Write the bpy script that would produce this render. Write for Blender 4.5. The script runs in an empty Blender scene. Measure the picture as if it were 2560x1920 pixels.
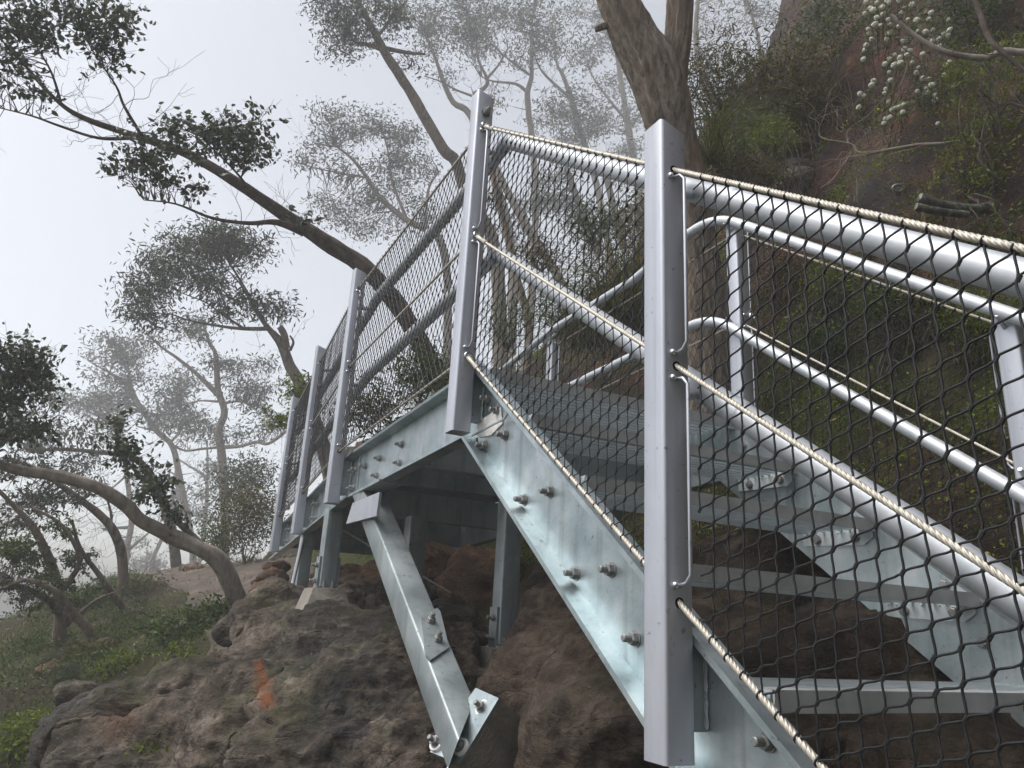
import bpy, math, random
from mathutils import Vector as V, Matrix, noise as mn
random.seed(7)
R = math.radians
sc = bpy.context.scene
col = sc.collection

# ------------------------------------------------------------------ camera
# world frame: +Y up the stair and along the walkway, +X uphill, z = 0 at the top of the post at the head of the stair
FPX = 1899.06
CAM = V((-1.0516, -2.523, -2.1096))
YAW, PITCH, ROLL = 0.4647, 0.3016, 0.0549
FW = V((math.sin(YAW)*math.cos(PITCH), math.cos(YAW)*math.cos(PITCH), math.sin(PITCH)))
_r0 = V((math.cos(YAW), -math.sin(YAW), 0)); _u0 = _r0.cross(FW)
RT = _r0*math.cos(ROLL) + _u0*math.sin(ROLL)
UP = _u0*math.cos(ROLL) - _r0*math.sin(ROLL)
cd = bpy.data.cameras.new('camera'); cam = bpy.data.objects.new('camera', cd); col.objects.link(cam)
cd.sensor_width = 36; cd.lens = FPX/2560*36; cd.clip_start = .05; cd.clip_end = 2000
cam.matrix_world = Matrix(((RT.x, UP.x, -FW.x, CAM.x), (RT.y, UP.y, -FW.y, CAM.y), (RT.z, UP.z, -FW.z, CAM.z), (0, 0, 0, 1)))
sc.camera = cam

def at(u, v, d):                       # photo pixel (2560 wide) and depth along the view axis -> point
    return CAM + FW*d + RT*((u-1280)/FPX*d) + UP*((960-v)/FPX*d)
def onx(u, v, x):
    r = at(u, v, 1)-CAM; return CAM + r*((x-CAM.x)/r.x)
def ony(u, v, y):
    r = at(u, v, 1)-CAM; return CAM + r*((y-CAM.y)/r.y)
def onz(u, v, z):
    r = at(u, v, 1)-CAM; return CAM + r*((z-CAM.z)/r.z)

# ------------------------------------------------------------------ light
SUN_EL, SUN_AZ = R(58), R(-75)         # bright side of the fog: over the valley, to the west (-X)
w = bpy.data.worlds.new('World'); sc.world = w; w.use_nodes = True
nt = w.node_tree; bg = nt.nodes['Background']
sky = nt.nodes.new('ShaderNodeTexSky'); sky.sky_type = 'NISHITA'; sky.sun_disc = False
sky.sun_elevation = SUN_EL; sky.sun_rotation = SUN_AZ; sky.air_density = 1.0; sky.dust_density = 3; sky.ozone_density = 1
hs = nt.nodes.new('ShaderNodeHueSaturation'); hs.inputs['Saturation'].default_value = .32
nt.links.new(sky.outputs[0], hs.inputs['Color']); nt.links.new(hs.outputs[0], bg.inputs[0])
bg.inputs[1].default_value = .105
sl = bpy.data.lights.new('sun', 'SUN'); sl.energy = 1.5; sl.angle = R(35); sl.color = (1, .97, .93)
sun = bpy.data.objects.new('sun', sl); col.objects.link(sun)
sd = V((math.sin(SUN_AZ)*math.cos(SUN_EL), math.cos(SUN_AZ)*math.cos(SUN_EL), math.sin(SUN_EL)))
sun.rotation_euler = (-sd).to_track_quat('-Z', 'Y').to_euler()
sc.view_settings.view_transform = 'Standard'; sc.view_settings.look = 'None'
sc.view_settings.exposure = 1.12; sc.view_settings.gamma = 1; sc.view_settings.use_curve_mapping = False
sc.render.engine = 'CYCLES'
sc.cycles.use_denoising = True
sc.cycles.max_bounces = 5; sc.cycles.diffuse_bounces = 3; sc.cycles.glossy_bounces = 2; sc.cycles.volume_bounces = 2; sc.cycles.use_adaptive_sampling = True; sc.cycles.adaptive_threshold = .025; sc.cycles.transparent_max_bounces = 6
sc.cycles.volume_max_steps = 64

# ------------------------------------------------------------------ helpers
class G:
    def __init__(s): s.v = []; s.f = []; s.m = []
    def add(s, vs, fs, mi=0):
        o = len(s.v); s.v += [tuple(p) for p in vs]; s.f += [tuple(i+o for i in f) for f in fs]; s.m += [mi]*len(fs)
    def box(s, c, h, ax=None, mi=0):
        c = V(c); ax = ax or (V((1, 0, 0)), V((0, 1, 0)), V((0, 0, 1)))
        vs = [c + ax[0]*h[0]*a + ax[1]*h[1]*b + ax[2]*h[2]*d for d in (-1, 1) for b in (-1, 1) for a in (-1, 1)]
        s.add(vs, [(0, 2, 3, 1), (4, 5, 7, 6), (0, 1, 5, 4), (2, 6, 7, 3), (0, 4, 6, 2), (1, 3, 7, 5)], mi)
    def rings(s, rings, cap=True, close=False, mi=0):
        n = len(rings[0]); vs = [p for r in rings for p in r]; fs = []
        for i in range(len(rings)-1):
            for j in range(n):
                k = (j+1) % n
                fs.append((i*n+j, i*n+k, (i+1)*n+k, (i+1)*n+j))
        if cap: fs.append(tuple(range(n))[::-1]); fs.append(tuple((len(rings)-1)*n+j for j in range(n)))
        s.add(vs, fs, mi)
    def tube(s, pts, r, n=8, lobes=None, twist=0, cap=True, wob=0, mi=0):
        pts = [V(p) for p in pts]; m = len(pts)
        if m < 2: return
        rr = r if isinstance(r, (list, tuple)) else [r]*m
        t0 = (pts[1]-pts[0]).normalized(); a = t0.orthogonal().normalized(); out = []; L = 0
        for i, p in enumerate(pts):
            if i: L += (pts[i]-pts[i-1]).length
            t = (pts[min(i+1, m-1)]-pts[max(i-1, 0)]).normalized()
            a = (a - t*a.dot(t)).normalized(); b = t.cross(a); ring = []
            for j in range(n):
                an = 2*math.pi*j/n; q = rr[i]
                if lobes: q *= 1 + lobes[1]*abs(math.cos(lobes[0]*.5*an))
                if wob: cs_ = V((math.cos(an), math.sin(an), 0)); q *= 1 + wob*mn.noise(p*3.1 + (cs_ + V((0, 0, L*1.3)))*1.2) + wob*.5*mn.noise(cs_*3.2 + V((0, 0, L*2.6)) + p*.3) + wob*.5*mn.noise(cs_*7 + V((0, 0, L*1.1)))
                an += twist*L
                ring.append(p + (a*math.cos(an) + b*math.sin(an))*q)
            out.append(ring)
        s.rings(out, cap, mi=mi)
    def cyl(s, p0, p1, r, n=12, mi=0): s.tube([p0, p1], r, n, mi=mi)
    def mesh(s, name, mats, smooth=True, angle=40):
        me = bpy.data.meshes.new(name); me.from_pydata(s.v, [], s.f)
        for m in (mats if isinstance(mats, (list, tuple)) else [mats]): me.materials.append(m)
        if any(s.m): me.polygons.foreach_set('material_index', s.m)
        if smooth:
            me.polygons.foreach_set('use_smooth', [True]*len(me.polygons))
            if angle < 180: me.set_sharp_from_angle(angle=R(angle))
        me.update(); return me

def tag(o, label=None, cat=None, group=None, kind=None):
    for k, x in (('label', label), ('category', cat), ('group', group), ('kind', kind)):
        if x: o[k] = x
    return o
def thing(name, loc, label, cat, group=None):
    o = bpy.data.objects.new(name, None); o.empty_display_size = .1; col.objects.link(o); o.location = loc
    return tag(o, label, cat, group)
def put(name, me, parent=None, loc=None, rot=None, label=None):
    """me: mesh, in world coordinates (loc None) or local ones (loc given, in world)"""
    o = bpy.data.objects.new(name, me); col.objects.link(o)
    if rot is not None: o.rotation_euler = rot
    if parent is not None:
        o.parent = parent; p = parent; off = V((0, 0, 0))
        while p is not None: off += V(p.location); p = p.parent
        o.location = (V(loc) if loc is not None else V((0, 0, 0))) - off
    elif loc is not None: o.location = loc
    if label: o['label'] = label
    return o

def mk(name, base, rough=.6, metal=0., var=None, scale=8., detail=4, bump=0., bscale=40., rvar=0., stretch=None, spec=None, streak=0.):
    """principled material; var = list of (pos, colour) for a noise ramp"""
    m = bpy.data.materials.new(name); m.use_nodes = True; n = m.node_tree; N = n.nodes; L = n.links; b = N['Principled BSDF']
    b.inputs['Base Color'].default_value = (*base, 1); b.inputs['Roughness'].default_value = rough; b.inputs['Metallic'].default_value = metal
    if spec is not None: b.inputs['Specular IOR Level'].default_value = spec
    tc = N.new('ShaderNodeTexCoord'); mp = N.new('ShaderNodeMapping'); L.new(tc.outputs['Object'], mp.inputs[0])
    if stretch: mp.inputs['Scale'].default_value = stretch
    if var:
        no = N.new('ShaderNodeTexNoise'); no.inputs['Scale'].default_value = scale; no.inputs['Detail'].default_value = detail; no.inputs['Roughness'].default_value = .6
        L.new(mp.outputs[0], no.inputs['Vector'])
        cr = N.new('ShaderNodeValToRGB'); L.new(no.outputs['Fac'], cr.inputs[0]); e = cr.color_ramp.elements
        while len(e) < len(var): e.new(.5)
        for i, (p, c) in enumerate(var): e[i].position = p; e[i].color = (*c, 1)
        last = cr.outputs[0]
        if streak:                      # water runs, specks and handling marks on the zinc
            for st_, sc2, lo, hi, colr, am in (((26, 26, .8), 1., .54, .70, (.62, .60, .56), streak), ((1, 1, 1), 55., .66, .72, (.25, .24, .22), streak*1.3), ((1, 1, 1), 2.3, .5, .66, (.72, .72, .72), streak*.9)):
                m3 = N.new('ShaderNodeMapping'); m3.inputs['Scale'].default_value = st_; L.new(tc.outputs['Object'], m3.inputs[0])
                n3 = N.new('ShaderNodeTexNoise'); n3.inputs['Scale'].default_value = sc2; n3.inputs['Detail'].default_value = 6; L.new(m3.outputs[0], n3.inputs['Vector'])
                r3 = N.new('ShaderNodeMapRange'); r3.inputs[1].default_value = lo; r3.inputs[2].default_value = hi; r3.inputs[4].default_value = am; L.new(n3.outputs['Fac'], r3.inputs[0])
                x3 = N.new('ShaderNodeMix'); x3.data_type = 'RGBA'; x3.blend_type = 'MULTIPLY'; L.new(r3.outputs[0], x3.inputs[0]); L.new(last, x3.inputs[6]); x3.inputs[7].default_value = (*colr, 1); last = x3.outputs[2]
        L.new(last, b.inputs['Base Color'])
        if rvar:
            ma = N.new('ShaderNodeMapRange'); ma.inputs['To Min'].default_value = rough-rvar; ma.inputs['To Max'].default_value = rough+rvar
            L.new(no.outputs['Fac'], ma.inputs['Value']); L.new(ma.outputs[0], b.inputs['Roughness'])
    if bump:
        n2 = N.new('ShaderNodeTexNoise'); n2.inputs['Scale'].default_value = bscale; n2.inputs['Detail'].default_value = 5; L.new(mp.outputs[0], n2.inputs['Vector'])
        bu = N.new('ShaderNodeBump'); bu.inputs['Strength'].default_value = bump; bu.inputs['Distance'].default_value = .02
        L.new(n2.outputs['Fac'], bu.inputs['Height']); L.new(bu.outputs[0], b.inputs['Normal'])
    return m

M = {}
M['post'] = mk('satin_galvanised_post', (.48, .50, .55), .45, .65, [(.3, (.44, .46, .51)), (.7, (.55, .57, .62))], 3.5, 6, .02, 160, .06, (1, 1, .35), streak=.45)
M['galv'] = mk('galvanised_channel', (.5, .55, .57), .4, .8, [(.3, (.25, .31, .33)), (.5, (.38, .44, .46)), (.7, (.56, .60, .62))], 6, 8, .05, 90, .14, streak=.55)
M['tube'] = mk('galvanised_tube', (.5, .52, .55), .55, .6, [(.3, (.44, .47, .50)), (.7, (.55, .57, .60))], 14, 6, .03, 60, .08)
M['plate'] = mk('weathered_steel_plate', (.3, .31, .31), .55, .3, [(.3, (.3, .31, .31)), (.55, (.42, .43, .43)), (.75, (.52, .53, .52))], 9, 6, .05, 80, .1)
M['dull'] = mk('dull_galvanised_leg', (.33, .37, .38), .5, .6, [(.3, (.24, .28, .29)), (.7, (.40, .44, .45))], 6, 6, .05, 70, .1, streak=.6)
M['bolt'] = mk('dark_zinc_bolt', (.26, .26, .26), .5, .6, [(.3, (.2, .2, .2)), (.7, (.34, .34, .33))], 60, 3)
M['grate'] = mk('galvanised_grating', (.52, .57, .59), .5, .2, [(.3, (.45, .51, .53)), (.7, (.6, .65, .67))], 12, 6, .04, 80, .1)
M['deck'] = mk('shade_dark_deck_grating', (.13, .14, .16), .6, .4, [(.3, (.09, .10, .12)), (.7, (.18, .19, .21))], 8, 5)  # grating colour darkened to carry the shade under the walkway
M['shiny'] = mk('bright_zinc', (.75, .77, .8), .25, .95)
M['rope'] = mk('stainless_rope', (.44, .40, .34), .45, .35, [(.3, (.36, .33, .28)), (.7, (.52, .48, .41))], 40, 3)
M['net'] = mk('black_coated_wire', (.012, .012, .014), .45, .2)
M['ferrule'] = mk('dark_ferrule', (.05, .05, .055), .35, .6)
M['hole'] = mk('painted_hole_dark', (.004, .004, .004), .9)
M['white'] = mk('white_washer', (.75, .75, .73), .6, 0, [(.3, (.55, .53, .5)), (.6, (.8, .8, .78))], 30, 4)
M['weld'] = mk('weld_seam', (.55, .58, .59), .4, .7, bump=.4, bscale=120)

def rsq(s, r=.009, k=3):               # rounded-square section
    out = []
    for cx, cy, a0 in ((s-r, s-r, 0), (-s+r, s-r, 90), (-s+r, -s+r, 180), (s-r, -s+r, 270)):
        for i in range(k+1):
            a = R(a0 + 90*i/k); out.append((cx+r*math.cos(a), cy+r*math.sin(a)))
    return out

def hexbolt():                          # axis +X from the surface at the origin: washer, nut, threaded end
    g = G(); g.tube([(0, 0, 0), (.003, 0, 0)], .02, 16)
    g.tube([(.003, 0, 0), (.016, 0, 0), (.018, 0, 0)], [.0165, .0165, .0145], 6)
    g.tube([(.016, 0, 0), (.037, 0, 0), (.039, 0, 0)], [.009, .009, .0072], 10)
    return g.mesh('bolt', M['bolt'], True, 30)
def boltheadmesh():
    g = G(); g.tube([(0, 0, 0), (.003, 0, 0)], .017, 14); g.tube([(.003, 0, 0), (.013, 0, 0), (.0145, 0, 0)], [.0145, .0145, .0125], 6)
    return g.mesh('bolt_head', M['bolt'], True, 30)
def stud():
    g = G(); g.tube([(0, 0, 0), (.004, 0, 0), (.007, 0, 0), (.009, 0, 0)], [.0075, .0075, .0055, .002], 10)
    return g.mesh('stud', M['shiny'])
BOLT = hexbolt(); HEAD = boltheadmesh(); STUD = stud()
def xrot(d):                            # rotation turning local +X to direction d
    return V(d).to_track_quat('X', 'Z').to_euler()

# ------------------------------------------------------------------ steel: stair, walkway, railings
S = .0375; TH = math.atan(.754); SL = .754
e1 = V((0, math.cos(TH), math.sin(TH))); e2 = V((0, -math.sin(TH), math.cos(TH)))
W = 1.411
ZT = -1.468 - SL*.051                   # toe line of the left stair stringer: z = ZT + SL*y (at y = 0)
def channel(path, lat, depth, t=.012, tw=.009, fl=.062, mat=None, taper=None):
    """C channel swept along path (bottom outer line); lat: unit vectors pointing from toe to web"""
    prof = [(0, 0), (fl, 0), (fl, depth), (0, depth), (0, depth-t), (fl-tw, depth-t-.004), (fl-tw, t+.004), (0, t)]
    g = G(); rr = []
    for p, l in zip(path, lat): rr.append([V(p) + V(l)*a + V((0, 0, b)) for a, b in prof])
    g.rings(rr); return g
X1 = V((1, 0, 0))
stair = thing('staircase', (.7, -1.9, -3.4), 'open galvanised steel stair with slatted grating treads rising to the walkway', 'staircase')
dv = .257/math.cos(TH)
def stair_pt(x, y): return V((x, y, ZT + SL*y))
lst = put('stringer', channel([stair_pt(.04, -2.75), stair_pt(.04, .052)], [X1, X1], dv, .015/math.cos(TH)).mesh('stringer', M['galv'], True, 30), stair)
rst = put('stringer', channel([stair_pt(W-.04, -2.75), stair_pt(W-.04, .052)], [-X1, -X1], dv, .015/math.cos(TH)).mesh('stringer', M['galv'], True, 30), stair)
for y, z in ((-.055, -1.328), (-.147, -1.393), (-.216, -1.497), (-.05, -1.504), (-.377, -1.739), (-.541, -1.733), (-.698, -1.977), (-.868, -1.973), (-.971, -2.135), (-1.383, -2.298)):
    put('bolt', BOLT, lst, (.093, y, z), xrot((-1, 0, 0)))
# treads
GO, RI = .335, .252
xa, xb = .104, W-.104
def bars(x0, x1, y0, y1, z, n, h=.03, t=.004, cross=8):
    g = G()
    for i in range(n):
        y = y0 + (y1-y0)*i/(n-1); g.box(((x0+x1)/2, y, z-h/2), ((x1-x0)/2, t/2, h/2))
    for i in range(cross):
        x = x0 + (x1-x0)*(i+.5)/cross; g.box((x, (y0+y1)/2, z-.005), (.003, (y1-y0)/2, .003))
    return g
for i in range(7):
    y, z = -.05-GO*i, -1.2-RI*i
    if i == 0: continue
    g = G(); g.box(((xa+xb)/2, y+.002, z-.021), ((xb-xa)/2, .0025, .021)); g.box(((xa+xb)/2, y+.03, z-.003), ((xb-xa)/2, .03, .003))
    tr = put('tread', g.mesh('tread', M['plate'], False), stair)
    put('grating', bars(xa+.006, xb-.006, y+.065, y+.335, z-.002, 8, .027, .009).mesh('grating', M['grate'], False), tr)
    for sx, xx in ((1, xa+.003), (-1, xb-.003)):
        g = G(); pr = [(y+.01, z-.002), (y+.32, z-.002), (y+.32, z-.075), (y+.05, z-.085), (y+.015, z-.06)]
        g.rings([[V((xx-.003, a, b)) for a, b in pr], [V((xx+.003, a, b)) for a, b in pr]])
        put('end_plate', g.mesh('end_plate', M['grate'], False), tr)
        for yy, zz in ((y+.08, z-.058), (y+.25, z-.056)):
            put('bolt', HEAD, tr, (xx+sx*.003, yy, zz), xrot((sx, 0, 0)))
        g = G()
        for k in range(9):
            g.tube([(xx+sx*.003, y+.065+k*.0306, z-.036), (xx+sx*.006, y+.065+k*.0306, z-.036)], [.0042, .002], 7)
        tag(put('weld_spots', g.mesh('weld_spots', M['grate']), tr), kind='stuff')
for y, z in ((-.95, -1.93), (-1.05, -2.1), (-1.38, -2.3), (-1.2, -2.06), (-.1, -1.33), (-.16, -1.45)):
    put('bolt', HEAD, rst, (W-.103, y, z), xrot((-1, 0, 0)))

# walkway
walk = thing('walkway', (.7, 2.6, -2.1), 'galvanised steel walkway with grating deck carried on legs above the boulders', 'walkway')
def wz(y): return -1.463-.035*(y-.067)
TURN = (.252-.004)/(4.674-1.775)
lx = lambda y: .04 + max(0, y-1.775)*TURN
D1 = .262
l2 = V((1, -TURN, 0)).normalized()
seg = {}
seg['l1'] = put('stringer', channel([(.04, .0525, wz(.0525)), (.04, 1.575, wz(1.575))], [X1, X1], D1, .014).mesh('stringer', M['galv'], True, 30), walk)
def p2(y, x0): return V((x0 + (y-1.58)*TURN, y, wz(y)))
seg['l2'] = put('stringer', channel([p2(1.58, .032), p2(5.6, .032)], [l2, l2], D1, .014).mesh('stringer', M['galv'], True, 30), walk)
seg['r1'] = put('stringer', channel([(W-.04, .0525, wz(.0525)), (W-.04, 1.575, wz(1.575))], [-X1, -X1], D1, .014).mesh('stringer', M['galv'], True, 30), walk)
seg['r2'] = put('stringer', channel([p2(1.58, W-.04), p2(5.6, W-.04)], [-l2, -l2], D1, .014).mesh('stringer', M['galv'], True, 30), walk)
for y, z in ((.895, -1.333), (1.225, -1.348), (1.475, -1.351), (.898, -1.423), (1.24, -1.436)):
    put('bolt', BOLT, seg['l1'], (.093, y, z), xrot((-1, 0, 0)))
for y in (1.63, 1.69, 2.9, 2.97, 4.4, 4.46):
    for dz in (.07, .17): put('bolt', BOLT, seg['l2'], (lx(y)+.053, y, wz(y)+dz), xrot(-l2))
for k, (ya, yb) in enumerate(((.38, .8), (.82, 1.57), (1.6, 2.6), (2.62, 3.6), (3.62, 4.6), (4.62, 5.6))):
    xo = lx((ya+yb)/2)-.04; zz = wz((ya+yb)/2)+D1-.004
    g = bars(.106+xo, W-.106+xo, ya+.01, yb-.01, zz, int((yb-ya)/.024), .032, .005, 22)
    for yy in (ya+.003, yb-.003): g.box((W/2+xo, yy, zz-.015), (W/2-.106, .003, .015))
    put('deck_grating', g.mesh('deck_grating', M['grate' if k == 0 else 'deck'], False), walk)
g = G(); g.box(((xa+xb)/2, -.046, -1.223), ((xb-xa)/2, .003, .023)); g.box(((xa+xb)/2, -.02, -1.203), ((xb-xa)/2, .027, .003))
nos = put('landing_nosing', g.mesh('landing_nosing', M['plate'], False), walk)
put('grating', bars(xa+.006, xb-.006, -.0, .36, -1.203, 10, .027, .009).mesh('grating', M['grate'], False), nos)
for y in (.62, 1.05, 2.1, 3.2, 4.3):
    xo = lx(y)-.04; g = G(); g.box((W/2+xo, y, wz(y)+.09), (W/2-.105, .004, .085)); g.box((W/2+xo, y+.03, wz(y)+.008), (W/2-.105, .03, .005)); g.box((W/2+xo, y+.03, wz(y)+.172), (W/2-.105, .03, .005))
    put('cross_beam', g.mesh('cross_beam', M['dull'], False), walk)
# fallen strip of card and bent tag left on the joint plate
g = G(); g.rings([[V((.088, a, b)) for a, b in ((.02, -1.40), (-.17, -1.385), (-.19, -1.45), (-.10, -1.475), (.04, -1.46))], [V((.091, a, b)) for a, b in ((.02, -1.40), (-.17, -1.385), (-.19, -1.45), (-.10, -1.475), (.04, -1.46))]])
put('joint_plate', g.mesh('joint_plate', M['white'], False), walk)
g = G(); g.tube([onx(1180, 1090, .07), onx(1262, 1046, .066), onx(1271, 1030, .066)], .004, 4)
put('bent_strip', g.mesh('bent_strip', M['dull'], False), walk)

# railings -------------------------------------------------------------
HA, HM, HB = -.162, -.669, -1.174       # cable heights below a post's top
def make_post(rail, x, y, zt, zb, slant=-.33, label=None, holes=(HA, HM, HB), inner=1, h0=.0):
    g = G(); pr = rsq(S)
    g.rings([[V((x+a, y+b, zb)) for a, b in pr], [V((x+a, y+b, zt+slant*a)) for a, b in pr]])
    po = put('post', g.mesh('post', M['post'], True, 50), rail)
    for h in holes:
        z = zt + h
        g = G(); g.tube([(x, y-S-.0006, z), (x, y-S+.004, z)], .0115, 16); put('cable_hole_disc', g.mesh('cable_hole_disc', M['hole'], False), po)  # black disc on the face paints the dark inside a hole
    return po
def rope(rail, a, b, r=.005, near=True, name='cable'):
    a, b = V(a), V(b); n = max(2, int((b-a).length/(.006 if near else .4)))
    pts = [a.lerp(b, i/n) for i in range(n+1)]
    g = G()
    if near: g.tube(pts, r*.82, 24, (6, .36), 95)
    else: g.tube(pts, r, 6)
    return put(name, g.mesh(name, M['rope'], True, 80), rail)
def handrail(rail, pts, r=.03, n=20):
    g = G(); g.tube(pts, r, n); return put('handrail', g.mesh('handrail', M['tube'], True, 60), rail)
def bend(a, b, c, k=6, d=.12):           # polyline a-b-c with a rounded corner
    a, b, c = V(a), V(b), V(c); p = b + (a-b).normalized()*d; q = b + (c-b).normalized()*d
    return [a] + [p.lerp(b, t).lerp(b.lerp(q, t), t) for t in [i/k for i in range(k+1)]] + [c]

def net(rail, O, d1, d2, rows, ymin, ymax, ydir, seg=4, r=.002, n=5, ring=True, pp=.049, q=.0739, fer=True, name='net', umax=None):
    """diamond net: O bottom-cable origin, d1 along the cable, d2 across it, clipped between ymin and ymax of coordinate ydir"""
    g = G(); fg = G(); rg = G(); Lu = umax; m0 = -int(1.2/(pp/2)); m1 = int((Lu+1.2)/(pp/2))
    yy = lambda p: p.dot(ydir)
    for m in range(m0, m1):
        run = []; 
        for j in range(2*rows+1):
            ua = pp/2*(m+((m+j) % 2)); ub = pp/2*(m+((m+j+1) % 2))
            for k in range(seg if j < 2*rows else 1):
                t = k/seg; s = t*t*(3-2*t)
                jit = .0034*mn.noise(V((m*1.7, j*2.3+t, 3.1)))
                P = O + d1*(ua+(ub-ua)*s + jit) + d2*(q/2*(j+t)) + ydir.cross(V((0, 0, 1)))*(.006*mn.noise(V((m*.15, j*.13, 1.))) + .0012*mn.noise(V((m*.9, j*.8, 1.))))
                if ymin <= yy(P) <= ymax: run.append(P)
                elif len(run) > 1: g.tube(run, r, n, cap=False); run = []
                else: run = []
            if fer and (m+j) % 2 == 0 and 0 < j < 2*rows:
                P = O + d1*(pp/2*m) + d2*(q/2*j)
                if ymin <= yy(P) <= ymax: fg.tube([P-d2*.0055, P+d2*.0055], .0034, 6)
        if len(run) > 1: g.tube(run, r, n, cap=False)
        if ring:
            for j in (0, 2*rows):
                if (m+j) % 2 == 0:
                    P = O + d1*(pp/2*m) + d2*(q/2*j)
                    if ymin <= yy(P) <= ymax:
                        a = d2; b = d1.cross(d2); pts = [P + (a*math.cos(t) + b*math.sin(t))*.0068 + d1*(.012*(t/6.3-.5)) for t in [i*6.3/9 for i in range(10)]]
                        rg.tube(pts, r, n, cap=False)
    o = put(name, g.mesh(name, M['net'], True, 180), rail)
    if fg.v: tag(put('ferrules', fg.mesh('ferrules', M['ferrule'], True, 50), o), kind='stuff')
    if rg.v: tag(put('lacing_loops', rg.mesh('lacing_loops', M['net'], True, 180), o), kind='stuff')
    return o
def rod(rail, x, y, za, zb, sy=-1, post_y=None, r=.0042):
    """lacing rod beside a post, ends turned in to studs on the post"""
    f = post_y + sy*S; yo = f + sy*.034
    g = G(); g.tube([(x, f, za), (x, f+sy*.022, za-.004), (x+.002, yo, za-.02), (x+.002, yo, zb+.02), (x, f+sy*.022, zb+.004), (x, f, zb)], r, 8)
    o = put('lacing_rod', g.mesh('lacing_rod', M['post'], True, 80), rail)
    for z in (za, zb): put('stud', STUD, o, (x-.012, f+sy*.002, z), xrot((-.55, sy, .1)))
    return o
def rodpair(rail, x, y, zt, sy=-1):
    rod(rail, x, y, zt+HA-.02, zt+HM+.035, sy, y); rod(rail, x, y, zt+HM-.035, zt+HB+.035, sy, y)

Y0 = -1.2076; YL = 2*Y0; RS = .724
AX, AY, AZ = V((1, 0, 0)), V((0, 1, 0)), V((0, 0, 1))
# outer railing (valley side): posts with cables through them, net, and round handrails inside
outer = thing('mesh_railing', (0, 0, -1.46), 'outer railing on the valley side, tall square posts pierced by cables with black net', 'railing', 'steel railings along stair and walkway')
LP = [(0, YL, -1.787, -3.25, (-1.91, -2.418, -2.931)), (0, Y0, -.913, -2.36, (-1.0363, -1.5442, -2.0572)), (0, 0, 0, -1.4615, (-.162, -.669, -1.1735)),
      (.0037, 1.7748, -.1008, -1.5329, (-.217, -.727, -1.237)), (.1227, 3.1832, -.1554, -1.5916, (-.272, -.782, -1.292)), (.252, 4.6742, -.1885, -1.6309, (-.3, -.802, -1.312))]
for x, y, zt, zb, hs_ in LP:
    po = make_post(outer, x, y, zt, zb, holes=[h-zt for h in hs_])
    # stub plate from post to stringer web with a weld seam
    g = G(); g.box((x+S+.027, y+.012, zb+.165), (.0275, .02, .11)); put('stub_plate', g.mesh('stub_plate', M['dull'], False), po)
    g = G(); g.tube([(x+S+.05, y-.011, zb+.06+.012*i + .002*math.sin(i*3)) for i in range(18)], [.0045+.0012*math.sin(i*2.1) for i in range(18)], 6); put('weld', g.mesh('weld', M['weld']), po)
    for sgn, yy in ((-1, y), (1, y)):
        if (y == YL and sgn < 0) or (y > 4.5 and sgn > 0): continue
        f = y+sgn*S
        rod(outer, x, y, hs_[0]-.022, hs_[1]+.03, sgn, y); rod(outer, x, y, hs_[1]-.03, hs_[2]+.035, sgn, y)
put('bolt', BOLT, outer, (.002, -S, -.095), xrot((0, -1, 0)))
for k in range(3):
    for i in range(len(LP)-1):
        a, b = LP[i], LP[i+1]; near = i < 2
        rope(outer, (a[0], a[1]-S, a[4][k]), (b[0], b[1]-S, b[4][k]), .0062 if k != 1 else .0058, near)
# turnbuckle ends where the stair cables meet the post at the stair head
for k in range(3):
    z = LP[2][4][k]; d = V((0, -1, -RS)).normalized(); p = V((0, -S, z)); g = G()
    g.tube([p+d*.012, p+d*.02, p+d*.055, p+d*.06, p+d*.10, p+d*.104, p+d*.13], [.0075, .0095, .0095, .0075, .0075, .0092, .0092], 10)
    t_ = put('turnbuckle', g.mesh('turnbuckle', M['rope'], True, 40), outer)
    g = G(); g.tube([p + V((math.cos(t)*.013, -.012, math.sin(t)*.013)) for t in [i*6.2832/14 for i in range(15)]], .0036, 6); g.cyl(p+V((-.013, -.012, 0)), p+V((.013, -.012, 0)), .0045, 8)
    put('shackle', g.mesh('shackle', M['shiny']), t_)
def slope_net(rail, x, ya, za, yb, h, rows, seg, n, ring, fer, r=.0016):
    th = math.atan((za[1]-za[0])/(yb-ya)); d1 = V((0, math.cos(th), math.sin(th))); d2 = V((0, -math.sin(th), math.cos(th)))
    net(rail, V((x, ya, za[0])), d1, d2, rows, ya+.065, yb-.065, AY, seg, r, n, ring, .049, h*math.cos(th)/rows, fer, 'net', (yb-ya)/math.cos(th))
slope_net(outer, 0, Y0-S, (-2.0572, -1.1735), -S, 1.015, 11, 5, 5, True, True)
slope_net(outer, 0, YL-S, (-2.931, -2.0572), Y0-S, 1.018, 11, 6, 6, True, True, .002)
slope_net(outer, 0, 0, (-1.1735, -1.237), 1.7748, 1.0155, 14, 4, 4, True, True)
for i in (3, 4):
    a, b = LP[i], LP[i+1]; A = V((a[0], a[1], a[4][2])); B = V((b[0], b[1], b[4][2])); d = (B-A).normalized(); d2 = V((0, 0, 1)); d2 = (d2-d*d2.dot(d)).normalized()
    net(outer, A, d, d2, 14, a[1]+.05, b[1]-.05, AY, 2, .0016, 4, True, .049, 1.02/14, False, 'net', (B-A).length)
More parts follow.
